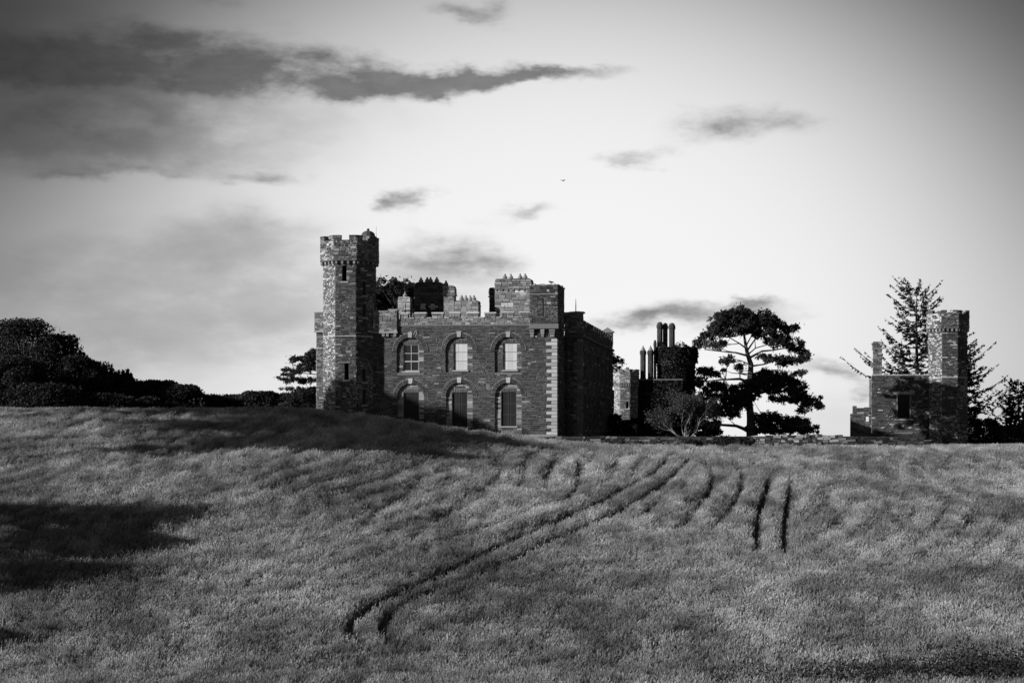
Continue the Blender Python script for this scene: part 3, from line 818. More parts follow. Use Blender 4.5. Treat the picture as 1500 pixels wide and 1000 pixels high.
# main block to the right rear
xm1 = F.a(852, DB); zm = F.z(840, 474, DB); zmc = F.z(851, 492, DB); LM = 31.0
PM = plane(0, DB, 0, -1); PMS = plane(xm1, DB, 1, 0)
mw = MB(); ms_ = MB()
x0m = F.a(770, DB); DW = 13.0
sheet(mw, PM, x0m, xm1, -1.2, zmc, [], .15); clad(ms_, PM, -.5, xm1, -1.2, zmc, ch=.2, lo=.04, hi=.14, pale=.03)
side_w = []
for i in range(7):
    s = 2.6+i*4.15
    side_w += [(s-.62, s+.62, 5.0, 7.6), (s-.62, s+.62, .5, 3.7)]
sheet(mw, PMS, 0, LM, -1.2, zmc, side_w, .15, .3); clad(ms_, PMS, 0, LM, -1.2, zmc, [rect_cut(h[0]-.1, h[1]+.1, h[2]-.1, h[3]+.22) for h in side_w], ch=.24, lmin=.4, lmax=1.1, lo=.04, hi=.13, pale=.02)
PML = plane(x0m, DB+LM, -1, 0); PMB = plane(xm1, DB+LM, 0, 1)
for pp, l in ((PML, LM), (PMB, xm1-x0m)): sheet(mw, pp, 0, l, -1.2, zmc, [], .15)
clad(ms_, PML, 0, LM, -1.2, zmc, ch=.24, lo=.06, hi=.2, pale=.1)
xw0 = aL-1.0
for pp, l in ((plane(xw0, DB+DW, -1, 0), DW), (plane(x0m, DB+DW, 0, 1), x0m-xw0)):
    sheet(mw, pp, 0, l, -1.2, zmc, [], .15); clad(ms_, pp, 0, l, -1.2, zmc, ch=.24, lo=.06, hi=.2, pale=.06)
mw.face([(xw0, DB, zmc-.06), (x0m, DB, zmc-.06), (x0m, DB+DW, zmc-.06), (xw0, DB+DW, zmc-.06)], .08)
mw.face([(x0m, DB, zmc-.05), (xm1, DB, zmc-.05), (xm1, DB+LM, zmc-.05), (x0m, DB+LM, zmc-.05)], .08)
mwo = mw.build('main_block_wall', 'stone', castle); ms_.build('stonework', 'stone', mwo, 'stuff')
for h in side_w:
    w = empty('side_window'); w.parent = castle
    PG = lambda s, o, z: PMS(s, o-.26, z)
    mb = MB(); mb.face([PG(h[0],0,h[2]),PG(h[1],0,h[2]),PG(h[1],0,h[3]),PG(h[0],0,h[3])], .02); mb.build('pane', 'glass', w)
    mb = MB(); mb.box(h[0]+.58, h[0]+.66, .01, .05, h[2], h[3], .2, PG); mb.box(h[0], h[1], .012, .06, (h[2]+h[3])/2-.04, (h[2]+h[3])/2+.04, .2, PG); mb.build('sash_frame', 'paint', w)
    ashlar_box('sill', PMS, h[0]-.15, h[1]+.15, -.2, .13, h[2]-.16, h[2], .2, w); ashlar_box('lintel', PMS, h[0]-.1, h[1]+.1, -.1, .05, h[3], h[3]+.2, .14, w)
ashlar_box('cornice', PMS, -.1, LM+.1, -.1, .2, zmc-.12, zmc+.1, .13, castle); ashlar_box('cornice', PM, .05, xm1, -.1, .2, zmc-.119, zmc+.099, .13, castle)
mb = MB(); mb.box(.05, xm1-.01, DB+.01, DB+.5, zmc+.1, zm, .15); mb.box(xm1-.5, xm1-.012, DB+.5, DB+LM, zmc+.1, zm-.1, .15)
clad(mb, PM, .05, xm1, zmc+.1, zm, ch=.2, lo=.07, hi=.22, pale=.06); clad(mb, PMS, 0, LM, zmc+.1, zm-.1, ch=.2, lo=.05, hi=.16)
mb.build('parapet', 'stone', castle)
z_m2 = zm+.55
for i in range(12): merlon(PMS, 1.9+i*2.35, 1.9+i*2.35+1.45, zm-.1, zm+.38, .45, castle, .05, .16, ctone=.16)
merlon(PM, F.a(823, DB), F.a(838, DB), zm, F.z(840, 457, DB), .5, castle, .1, .26, ctone=.34)
# corner piers with caps
for (yy, nm) in ((DB, 0), (DB+LM-1.1, 1)):
    e = empty('corner_pier', (xm1-.45, yy+.45, zm)); e.parent = castle
    mb = MB(); hgt_ = .95 if nm == 0 else .75
    mb.box(-.5, .5, -.5, .5, -.6, hgt_, .15)
    clad(mb, plane(0,-.5,0,-1), -.5, .5, -.6, hgt_, ch=.2, lo=.1, hi=.28, pale=.12); clad(mb, plane(.5,0,1,0), -.5, .5, -.6, hgt_, ch=.2, lo=.05, hi=.15)
    mb.build('shaft', 'stone', e)
    mb = MB(); mb.box(-.66, .66, -.66, .66, hgt_, hgt_+.12, .3)
    b = len(mb.v); mb.v += [(-.6,-.6,hgt_+.12),(.6,-.6,hgt_+.12),(.6,.6,hgt_+.12),(-.6,.6,hgt_+.12),(0,0,hgt_+(.2 if nm == 0 else .55))]
    for t in ((0,1,4),(1,2,4),(2,3,4),(3,0,4)): mb.f.append(tuple(b+i for i in t)); mb.t.append(.25)
    mb.build('cap', 'ashlar', e)
for i in range(30):
    h = .3; zz = -.1+i*h
    if zz > zmc-.3: break
    L = .7 if i % 2 else .4
    mb = MB(); mb.box(xm1-L, xm1+.05, DB-.05, DB+(1.1-L), zz+.01, zz+h-.01, random.uniform(.14, .24)); mb.build('quoin', 'ashlar', castle)
# rain pipe in the inner angle, lightning rod
mb = MB(); mb.tube([(F.a(831, DB), DB-.1, -.3), (F.a(831, DB), DB-.1, zmc-.2)], [.06, .06], 6, .06); mb.build('rain_pipe', 'iron', castle)
mb = MB(); rx = F.a(843.5, DB+1); mb.tube([(rx, DB+1, zm-.2), (rx, DB+1, F.z(843, 448, DB+1)), (rx, DB+1, F.z(843, 437, DB+1))], [.06, .045, .015], 6, .05); mb.build('lightning_rod', 'iron', castle)
# the octagonal tower
TBc = .75; tx = F.a(512.3, TBc)
zt_ = lambda py: F.z(505, py, -1.4)
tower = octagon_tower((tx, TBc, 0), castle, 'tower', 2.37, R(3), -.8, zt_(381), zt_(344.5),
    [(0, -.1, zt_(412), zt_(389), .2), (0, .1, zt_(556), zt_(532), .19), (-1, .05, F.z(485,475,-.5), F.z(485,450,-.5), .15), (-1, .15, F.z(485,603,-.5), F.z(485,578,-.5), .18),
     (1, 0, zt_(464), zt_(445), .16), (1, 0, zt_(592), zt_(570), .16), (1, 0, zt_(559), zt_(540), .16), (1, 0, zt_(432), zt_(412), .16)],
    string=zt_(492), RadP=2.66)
sc_z = zt_(351)
e = empty('stair_cap', (1.55, .5, sc_z-.1)); e.parent = tower
mb = MB(); mb.lathe(0, 0, [(.52,-.2),(.52,.55),(.62,.6),(.62,.72)], 10, .12); mb.build('drum', 'stone', e)
mb = MB(); mb.lathe(0, 0, [(.62,.72),(.58,.86),(.45,1.0),(.2,1.1),(.1,1.13),(.13,1.2),(.1,1.3),(.02,1.33)], 12, .09); mb.build('dome', 'stone', e, smooth=False)
mb = MB(); mb.tube([(2.3,.4,sc_z-.2),(2.3,.4,sc_z+1.35)], [.02,.012], 5, .12); mb.build('lightning_rod', 'iron', tower)
# west block behind the tower
wb = 3.2; wx0 = F.a(463.5, wb); wx1 = tx+1
PW = plane(0, wb, 0, -1); PWL = plane(wx0, wb+6, -1, 0); wzt = F.z(465, 486, wb)
mb = MB(); sheet(mb, PW, wx0, wx1, -1, wzt, [], .2); sheet(mb, PWL, 0, 6, -1, wzt, [], .2)
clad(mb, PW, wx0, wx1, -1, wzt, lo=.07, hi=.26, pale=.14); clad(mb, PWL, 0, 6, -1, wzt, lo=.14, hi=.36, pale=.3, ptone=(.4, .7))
wx2 = F.a(460.8, wb-.2); wz2 = F.z(465, 458, wb-.2)
PW2 = plane(0, wb-.2, 0, -1); mb.box(wx2+.01, wx1, wb-.19, wb+6, wzt, wz2, .2)
clad(mb, PW2, wx2, wx1, wzt+.1, wz2, lo=.14, hi=.36, pale=.25); clad(mb, plane(wx2, wb+5.8, -1, 0), 0, 6, wzt+.1, wz2, lo=.14, hi=.36, pale=.25)
wbk = mb.build('west_block', 'tower', castle)
ashlar_box('base_course', PW2, wx2-.04, wx1, -.2, .05, wzt-.06, wzt+.1, .45, wbk)
ashlar_box('coping', PW2, wx2-.04, wx1, -.6, .05, wz2, wz2+.11, .5, wbk)
# roof stacks
chimney(F, castle, 607, 648.5, 412.5, 470, 4.7, 1.5, (.18,.4,.52,.74), .38, .05, .14, .02, patch=((-.42,.34,.28,.07),(.32,.34,.22,.07)))
chimney(F, castle, 649.5, 665.5, 418, 470, 3.0, 1.0, (.15,), .18, .18, .42, .25)
chimney(F, castle, 665.8, 701, 439.5, 470, 2.3, 1.3, (.25,.42,.6,.76), .2, .2, .48, .3, band=False)
chimney(F, castle, 716.5, 726, 421, 470, 6.6, 2.0, (), .15, .05, .12, .02)
chimney(F, castle, 725, 778, 407.5, 470, 3.4, 1.7, (.24,.4,.66,.8), 0.22, .16, .42, .26, patch=((.45,.62,.26,.06),(-.3,.36,.3,.06)))
chimney(F, castle, 583, 601, 434.5, 470, 9.0, 1.0, (.5,), .1, .45, .7, .3, band=False, mat='ashlar')
# second, pale stump seen through the gap of the battlement
mb = MB(); ca, cz = F.cast(607, 436, 9.5); cb = F.a(614, 9.5); mb.box(ca, cb, 9.5, 10.5, 9.0, cz, .5); clad(mb, plane(0,9.5,0,-1), ca, cb, 9.0, cz-.02, lo=.3, hi=.6); mb.build('wall_stump', 'stone', castle)

# scaffold poles on the roof beside the stacks
sc = empty('scaffold', F.o + F.u*F.a(606, 4.0) + F.w*4.0 + Vector((0,0,zstr+.2)), -TH)
tag(sc, 'thin dark scaffold poles on the roof between tower and chimneys', 'scaffold')
for dx_ in (-.75, -.05, .55): 
    mb = MB(); mb.tube([(dx_,0,0),(dx_+.02,0,1.75+.25*(dx_ < 0))], [.04,.04], 6, .04); mb.build('pole', 'iron', sc)
for zz in (.75, 1.35):
    mb = MB(); mb.tube([(-1.1,.06,zz),(.7,.06,zz+.02)], [.035,.035], 6, .04); mb.build('rail', 'iron', sc)

# ------------------------------------------------------------------ rear wing of the castle
G = Frame(936, 221)
wing = empty('castle_wing', G.o, -TH)
tag(wing, 'dark rear castle wing with round drum tower, tall chimneys and small pale octagonal turret', 'castle')
gz = lambda py, b=0.0: G.z(940, py, b)
# pale little turret
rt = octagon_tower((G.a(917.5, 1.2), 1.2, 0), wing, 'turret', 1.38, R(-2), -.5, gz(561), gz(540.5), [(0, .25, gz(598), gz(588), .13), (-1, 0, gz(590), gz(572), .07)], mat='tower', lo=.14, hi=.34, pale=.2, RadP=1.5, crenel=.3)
# body between turret and drum
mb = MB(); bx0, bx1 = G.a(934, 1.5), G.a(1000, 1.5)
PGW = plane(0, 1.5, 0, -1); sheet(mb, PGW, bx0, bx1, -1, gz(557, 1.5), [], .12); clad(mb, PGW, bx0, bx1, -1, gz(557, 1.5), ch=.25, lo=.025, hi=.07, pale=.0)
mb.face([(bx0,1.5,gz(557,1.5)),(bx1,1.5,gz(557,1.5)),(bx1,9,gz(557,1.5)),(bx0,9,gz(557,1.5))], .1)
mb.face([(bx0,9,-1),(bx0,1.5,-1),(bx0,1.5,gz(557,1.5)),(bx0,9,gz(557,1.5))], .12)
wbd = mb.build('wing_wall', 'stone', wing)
ashlar_box('cornice', PGW, bx0, bx1, -.2, .16, gz(557,1.5), gz(557,1.5)+.16, .14, wbd); ashlar_box('string_course', PGW, bx0, bx1, -.1, .1, gz(577,1.5), gz(577,1.5)+.12, .12, wbd)
# drum tower with flaring parapet
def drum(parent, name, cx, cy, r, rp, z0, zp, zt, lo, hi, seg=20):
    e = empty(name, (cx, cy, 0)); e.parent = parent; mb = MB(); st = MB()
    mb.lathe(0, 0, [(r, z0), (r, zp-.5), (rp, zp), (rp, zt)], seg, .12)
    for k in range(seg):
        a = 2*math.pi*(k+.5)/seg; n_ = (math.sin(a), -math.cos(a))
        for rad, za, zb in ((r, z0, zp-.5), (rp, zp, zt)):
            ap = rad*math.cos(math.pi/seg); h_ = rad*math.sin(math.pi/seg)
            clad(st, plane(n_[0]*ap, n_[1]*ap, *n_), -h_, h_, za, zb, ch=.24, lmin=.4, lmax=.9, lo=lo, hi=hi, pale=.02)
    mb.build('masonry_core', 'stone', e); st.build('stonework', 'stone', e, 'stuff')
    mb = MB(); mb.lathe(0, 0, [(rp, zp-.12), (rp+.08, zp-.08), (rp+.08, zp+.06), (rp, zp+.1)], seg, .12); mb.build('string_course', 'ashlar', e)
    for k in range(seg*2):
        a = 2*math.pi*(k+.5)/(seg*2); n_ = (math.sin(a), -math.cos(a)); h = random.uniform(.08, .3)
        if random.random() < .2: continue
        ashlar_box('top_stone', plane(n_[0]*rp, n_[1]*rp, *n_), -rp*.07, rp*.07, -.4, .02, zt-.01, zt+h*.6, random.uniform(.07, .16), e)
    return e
dc = G.a(990.5, 4.0)
drum(wing, 'drum_tower', dc, 4.0, 1.9, 2.23, -1, G.z(990, 530, 2), G.z(990, 509, 2), .018, .05)  # near-black stone tone: the drum's shade is put into its colour
def shaft_chimney(px, py, w, b, zb, pinn):
    ax, zt = G.cast(px, py, b); e = empty('chimney', (ax, b, zb)); e.parent = wing; H = zt-zb
    mb = MB(); hp = .55 if pinn else .0
    mb.lathe(0, 0, [(w*1.12,-.3),(w*1.12,.25),(w,.35),(w,H-hp-.5),(w*1.2,H-hp-.42),(w*1.2,H-hp-.12),(w*.95,H-hp)], 8, .055, math.pi/8); mb.build('shaft', 'stone', e)
    mb = MB()
    if pinn: mb.lathe(0, 0, [(w*.9,H-hp),(w*.45,H-.25),(w*.18,H-.15),(w*.26,H-.1),(.02,H+.02)], 8, .3)
    else: mb.lathe(0, 0, [(w*.95,H),(w*.9,H+.1),(w*.5,H+.22),(.04,H+.26)], 8, .09)
    mb.build('cap', 'ashlar', e)
zb_ = gz(557, 2)
for a in ((942, 506, .33, 2.2, zb_, True), (953, 506, .33, 2.4, zb_, True), (959.5, 501, .16, 3.0, zb_, False)): shaft_chimney(*a)
zd = G.z(970, 512, 3.5)
for a in ((966.5, 474.5, .33, 3.4, zd, False), (974.5, 476, .29, 4.0, zd, False), (984.3, 476, .35, 3.6, zd, False)): shaft_chimney(*a)

# ivy added over the drum and wing wall to make them read as shaded
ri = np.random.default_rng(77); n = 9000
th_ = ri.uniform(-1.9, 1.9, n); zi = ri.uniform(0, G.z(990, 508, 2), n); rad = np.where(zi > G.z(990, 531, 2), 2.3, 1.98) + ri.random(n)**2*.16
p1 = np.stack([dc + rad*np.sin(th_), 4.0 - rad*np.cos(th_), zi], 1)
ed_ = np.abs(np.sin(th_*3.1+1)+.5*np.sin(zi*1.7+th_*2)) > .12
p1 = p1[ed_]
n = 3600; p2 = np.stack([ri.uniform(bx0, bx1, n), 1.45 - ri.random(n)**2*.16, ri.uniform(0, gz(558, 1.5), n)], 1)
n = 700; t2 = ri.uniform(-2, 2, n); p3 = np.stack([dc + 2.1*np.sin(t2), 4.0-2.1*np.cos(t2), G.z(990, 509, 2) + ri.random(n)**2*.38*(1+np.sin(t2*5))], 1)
SHADE_IVY = np.concatenate([p1, p2, p3])

# ------------------------------------------------------------------ ruined gatehouse on the right
H_ = Frame(1362, 200)
gate = empty('ruined_gatehouse', H_.o, -TH)
tag(gate, 'roofless ruined gatehouse with octagonal tower, empty square window and broken chimney stump', 'ruin')
hz = lambda py, px=1360, b=0.0: H_.z(px, py, b)
tw = octagon_tower((H_.a(1388.3, .9), .9, 0), gate, 'tower', 2.0, R(2), -1.6, hz(481), hz(454), [(-1, 0, hz(529), hz(510), .12), (1, 0, hz(529), hz(510), .12), (-1, 0, hz(618), hz(598), .16)],
    string=hz(553), RadP=2.22, jag=.18, lo=.05, hi=.16, pale=.14)
PGa = plane(0, .6, 0, -1)
g = lambda px: H_.a(px, .6)
gx0, gx1, gzt = g(1277), g(1364), hz(550, 1320, .6)
wn = (g(1315), g(1333), hz(613, 1324, .6), hz(578, 1324, .6))
mb = MB(); sheet(mb, PGa, gx0, gx1, -1.6, gzt, [wn], .18, .55)
clad(mb, PGa, gx0, gx1, -1.6, gzt, [rect_cut(wn[0]-.12, wn[1]+.12, wn[2], wn[3])], lo=.03, hi=.1, pale=.06)
PGb = plane(0, 1.2, 0, 1); sheet(mb, PGb, -gx1, -gx0, -1.6, gzt, [(-wn[1], -wn[0], wn[2], wn[3])], .14, .01)
clad(mb, plane(gx0, 7.0, -1, 0), 0, 6.4, -1.6, gzt-.1, lo=.07, hi=.22, pale=.1); sheet(mb, plane(gx0, 7.0, -1, 0), 0, 6.4, -1.6, gzt-.1, [], .16)
sheet(mb, plane(gx1+3.5, 6.8, 0, -1), -(gx1-gx0)-3.3, 0, -1.6, gzt-.4, [], .12); sheet(mb, plane(gx1+3.5, 1.0, 1, 0), 0, 5.8, -1.6, gzt-.4, [], .12)
mb.face([(gx0,.6,gzt),(gx1,.6,gzt),(gx1,1.2,gzt),(gx0,1.2,gzt)], .3)
gw = mb.build('front_wall', 'tower', gate)
s = gx0
while s < gx1-.6:
    l = random.uniform(.3, .75)
    ashlar_box('top_stone', PGa, s+.01, s+l-.01, -.6, random.uniform(0, .06), gzt, gzt+random.uniform(.06, .14), random.uniform(.3, .6), gw); s += l
w = empty('window'); w.parent = gate
ashlar_box('hood', PGa, wn[0]-.45, wn[1]+.45, -.1, .14, wn[3]+.02, wn[3]+.33, .34, w); ashlar_box('sill', PGa, wn[0]-.3, wn[1]+.3, -.3, .12, wn[2]-.2, wn[2], .3, w)
for sx in (wn[0]-.12, wn[1]): ashlar_box('jamb', PGa, sx, sx+.12, -.2, .06, wn[2]+.004, wn[3]+.016, .22, w)
ashlar_box('string_course', PGa, g(1310), g(1337), -.1, .1, hz(634,1324,.6)-.1, hz(634,1324,.6)+.08, .2, gw)
chimney(H_, gate, 1279, 1292, 500, 552, .7, 1.0, (), .08, .08, .26, .16, mat='tower')
# broken low wall further left
mb = MB(); lx0 = H_.a(1246, 1.5); lx1 = H_.a(1277, 1.5); PL_ = plane(0, 1.5, 0, -1)
ho = [(H_.a(1268.5,1.5), H_.a(1273,1.5), hz(617,1270,1.5), hz(610,1270,1.5))]
prev = lx0
for i, (pxa, pxb, pyt) in enumerate(((1245.5,1249,606),(1249,1255,594.5),(1255,1266,597.5),(1266,1277.5,596.5))):
    a_, b_ = H_.a(pxa,1.5), H_.a(pxb,1.5); zt2 = hz(pyt, 1260, 1.5)
    hh = [h for h in ho if a_ < h[0] and h[1] < b_]
    sheet(mb, PL_, a_, b_, -1.6, zt2, hh, .14, .5); clad(mb, PL_, a_, b_, -1.6, zt2+.03, [rect_cut(*h) for h in hh], lo=.04, hi=.15, pale=.03)
    mb.face([(a_,1.5,zt2),(b_,1.5,zt2),(b_,2.0,zt2),(a_,2.0,zt2)], .15); mb.face([(a_,1.5,-1.6),(a_,2.0,-1.6),(a_,2.0,zt2),(a_,1.5,zt2)], .15); mb.face([(b_,1.5,-1.6),(b_,2.0,-1.6),(b_,2.0,zt2),(b_,1.5,zt2)], .15)
    sheet(mb, plane(0, 2.0, 0, 1), -b_, -a_, -1.6, zt2, [(-h[1], -h[0], h[2], h[3]) for h in hh], .14, .0)
mb.build('broken_wall', 'stone', gate)

# ------------------------------------------------------------------ low rubble wall along the terrace
lw = empty('field_wall', (19, 171.2, -1.2)); tag(lw, 'low tumbled dry stone wall along the top edge of the meadow', 'wall')
wx_a, wx_b = (812-750)/FPX*171, (1354-750)/FPX*171
mb = MB(); Pw = lambda s, o, z: (s-19, -o-.2, z+1.2)
mb.box(wx_a, wx_b, -.02, -.6, -1.6, -.12, .05, Pw); mb.build('wall_core', 'stone', lw)
cnt = 0; x = wx_a
small = MB()
def wall_top(px): return np.interp(px, [812, 850, 960, 1000, 1100, 1130, 1200, 1235, 1240, 1300, 1355], [638.5,639,640,641,641,637,636,637,639,640,643])
for row, (f0, f1) in enumerate(((.0,.18),(.18,.36),(.36,.52),(.52,.68),(.68,.83),(.83,1.0))):
    x = wx_a - random.random()*.4
    while x < wx_b:
        big_ = row >= 2
        l = random.choice((.25,.4,.5,.7))*random.uniform(.8,1.25) if big_ else random.uniform(.2, .5)
        px = 750+(x+l/2)/171*FPX
        zt2 = (HZ-wall_top(px))/FPX*171 + random.uniform(-.05, .05); zb2 = -1.35
        z0, z1 = zb2+(zt2-zb2)*f0, zb2+(zt2-zb2)*f1
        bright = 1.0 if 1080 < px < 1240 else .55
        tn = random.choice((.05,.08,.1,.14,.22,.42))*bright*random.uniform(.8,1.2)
        if big_ and cnt < 290:
            b = MB(); jj = lambda: random.uniform(-.035, .035)
            w2, d2, h2 = l/2-.015, .32, (z1-z0)/2-.008
            vs = [(sx*w2+jj(), sy*d2+jj()*.8, sz*h2+jj()*.5) for sz in (-1,1) for sx, sy in ((-1,-1),(1,-1),(1,1),(-1,1))]
            b.v = vs; b.f = [(0,3,2,1),(4,5,6,7),(0,1,5,4),(1,2,6,5),(2,3,7,6),(3,0,4,7)]; b.t = [tn]*6
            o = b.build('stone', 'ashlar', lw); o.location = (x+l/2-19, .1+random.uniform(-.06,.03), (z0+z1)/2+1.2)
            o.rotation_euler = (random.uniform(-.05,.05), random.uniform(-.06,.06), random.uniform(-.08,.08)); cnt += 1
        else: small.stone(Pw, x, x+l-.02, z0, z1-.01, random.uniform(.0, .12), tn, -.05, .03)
        x += l
small.build('small_stones', 'ashlar', lw, 'stuff')

# ------------------------------------------------------------------ foliage tools
def leaf_quads(cen, size, rng, aspect=.5, flat=0.0):
    """random leaf-shaped diamonds at centres (N,3)"""
    n = len(cen); d = rng.normal(size=(n,3)); d[:,2] *= (1-flat); d /= np.linalg.norm(d, axis=1, keepdims=True)
    e = rng.normal(size=(n,3)); e -= (e*d).sum(1, keepdims=True)*d; e /= np.linalg.norm(e, axis=1, keepdims=True)
    s = (size*rng.uniform(.6, 1.4, n))[:,None]
    a = d*s*.5; b = e*s*.5*aspect
    return np.stack([cen-a, cen+b, cen+a, cen-b], 1).reshape(-1, 3)
def clump_points(centers, radii, per, rng, shell=.45):
    out = []
    for (c, r, n) in zip(centers, radii, per):
        d = rng.normal(size=(n,3)); d /= np.linalg.norm(d, axis=1, keepdims=True)
        rad = (shell + (1-shell)*rng.random(n)**.6)[:,None]
        out.append(np.asarray(c) + d*rad*np.asarray(r))
    return np.concatenate(out)
def broadleaf(name, label, px, Y, pytop, halfw_px, seed, tone=(.028,.06), leaf=.34, n=9000, trunk_h=.25, group=None, lumps=60, spiky=0.0, cat='tree', zbase=None, depth=1.0, pyb=None):
    rng = np.random.default_rng(seed); X = (px-750)/FPX*Y; zb = float(ground_z(X, Y)) if zbase is None else zbase
    top = (HZ-pytop)/FPX*Y; Hh = top-zb; hw = halfw_px/FPX*Y
    t = empty(name, (X, Y, zb)); tag(t, label, cat, group)
    z0 = Hh*trunk_h*.4
    cs, rs, ns = [], [], []
    for i in range(lumps):
        a = rng.uniform(0, 6.283); u = rng.random()**.5; el = rng.uniform(0, 1)
        # egg-shaped crown, wide low down
        zz = z0 + (Hh-z0)*el; prof = math.sqrt(max(0, 1-((el-.2)/.82)**2))*1.0
        r = hw*prof*(.45+.45*u)*(1+spiky*rng.normal()*.3)
        lr = hw*rng.uniform(.2, .34)
        zz = min(zz, Hh-lr*.75)
        cs.append((r*math.cos(a), r*math.sin(a)*depth, zz)); rs.append((lr*.3, lr*.3, lr*1.5) if spiky and i % 3 else (lr, lr, lr*.75)); ns.append(int(n/lumps))
    pts = clump_points(cs, rs, ns, rng)
    pts = pts[pts[:,2] > .05]
    lw_ = np.repeat(rng.uniform(.7, 1.4, lumps), ns)[:len(pts)]
    np_mesh('crown', leaf_quads(pts, leaf, rng, .6), 4, rng.uniform(tone[0], tone[1], len(pts))*lw_, 'leaf', t)
    mb = MB(); mb.tube([(0,0,-.3),(.05,.03,Hh*.25),(0,.1,Hh*.5),(.1,0,Hh*.8)], [hw*.09,hw*.07,hw*.05,.03], 7, .07)
    for i in range(0, lumps, 3):
        c = Vector(cs[i]); s_ = Vector((0, .05, Hh*.15+c.z*.3)); mb.tube([s_, s_.lerp(c, .5)+Vector((0,0,.15*hw*.3)), c], [hw*.035,hw*.022,.02], 5, .07)
    mb.build('trunk', 'bark', t)
    return t
# ------------------------------------------------------------------ pines
def pine_tree(name, label, base_px, Y, zbase, trunk, limbs, masses, seed, ox=880, oy=430, sc=.24, depth=1.0, group=None):
    rng = np.random.default_rng(seed); kx = Y/FPX
    X0 = (base_px-750)*kx
    def loc(zx, zy, dy=0.0): return Vector(((ox+zx*sc-750)*kx - X0, dy, (HZ-(oy+zy*sc))*kx - zbase))
    t = empty(name, (X0, Y, zbase)); tag(t, label, 'tree', group)
    mb = MB(); tp = [loc(x, y) for x, y, w in trunk]; mb.tube(tp, [w*sc*kx*.5 for x, y, w in trunk], 9, .14)
    def along(zy):
        for i in range(len(trunk)-1):
            if trunk[i][1] >= zy >= trunk[i+1][1]: return 0
        return 0
    pts_all = []; lw_all = []; tip = []
    for li, (lm, w0) in enumerate(limbs):
        dmax = rng.uniform(-3.2, 3.2)*depth; n = len(lm)
        pp = [loc(x, y, dmax*(i/(n-1))**1.2) for i, (x, y) in enumerate(lm)]
        mb.tube(pp, [max(.02, w0*sc*kx*.5*(1-.8*i/(n-1))) for i in range(n)], 6, .14)
        tip += pp[1:]
    cs, rs, ns, tn = [], [], [], []
    xs_ = [m[0] for m in masses]; xc = (min(xs_)+max(xs_))/2; xw = (max(xs_)-min(xs_))/2
    twigs = MB()
    for (mx, my, rx, rz) in masses:
        k = max(6, int(rx*rz/105))
        ymax = math.sqrt(max(.15, 1-((mx-xc)/(xw*1.15))**2))*4.6*depth
        # each mass is drawn out in depth as several pads
        for j in range(k):
            a, r = rng.uniform(0, 6.283), math.sqrt(rng.random())
            ux, uz = r*math.cos(a), r*math.sin(a)
            dy = rng.uniform(-1, 1)*ymax*.7
            c = loc(mx+ux*rx*.9, my+uz*rz*.9, dy)
            s = rng.uniform(.17, .38)
            cs.append(tuple(c)); rs.append((s*1.1, s*1.1, s*.85)); nn = int(rng.uniform(30, 50)); ns.append(nn); tn += [rng.uniform(.7, 1.4)]*nn
            if j % 2 == 0:
                # twig from the pad towards the nearest limb point
                q_ = min(tip, key=lambda p_: (p_-c).length + max(0, p_.z-c.z)*2)
                q2 = q_.lerp(c, .5) + Vector((0, 0, -.12))
                if (q_-c).length < 4.5: mb.tube([q_, q2, c], [.05, .035, .015], 4, .11, cap=False)
    pts = clump_points(cs, rs, ns, rng, .2)
    stray = rng.random(len(pts)) < .14
    pts[stray] += rng.normal(size=(int(stray.sum()), 3))*np.array([.2, .2, .14])
    # needle tufts: short blades raying from each point
    q1 = leaf_quads(pts, .30, rng, .30); q2 = leaf_quads(pts + rng.normal(size=pts.shape)*.05, .26, rng, .34)
    tt = rng.uniform(.022, .05, len(pts))*np.array(tn)
    np_mesh('crown', np.concatenate([q1, q2]), 4, np.concatenate([tt, tt*1.1]), 'needle', t)
    mb.build('trunk', 'bark', t)
    return t
TRK = [(925,868,74),(918,800,56),(915,760,48),(905,640,40),(908,560,38),(914,500,36),(917,430,32),(897,372,26),(886,320,20),(872,230,12),(860,160,6)]
LMB = [([(893,378),(820,362),(720,356),(620,350)],14),([(915,388),(980,352),(1050,346),(1150,330),(1232,340)],15),([(886,332),(850,302),(790,262),(700,240)],12),
       ([(900,340),(940,282),(1000,252),(1100,230)],12),([(915,435),(850,412),(760,395)],9),([(922,442),(1000,430),(1080,402),(1180,410),(1240,400)],12),
       ([(910,545),(850,520),(760,524),(640,532)],22),([(915,625),(1000,600),(1070,606),(1150,650),(1200,690),(1300,690)],16),
       ([(920,850),(870,822),(830,806),(740,800),(670,806),(648,830),(640,866)],26),([(925,800),(1000,762),(1100,752),(1230,800)],14),
       ([(908,625),(800,602),(700,622)],12),([(886,320),(930,240),(960,170)],9),([(872,240),(820,190),(770,150)],8),([(905,560),(980,520),(1080,500)],12),
       ([(905,640),(840,680),(760,700),(650,720)],10),([(892,378),(950,330),(1090,290),(1180,320)],10),([(908,470),(860,470),(840,490)],6),
       ([(830,808),(790,770),(760,740)],7),([(740,800),(700,770),(650,760)],6)]
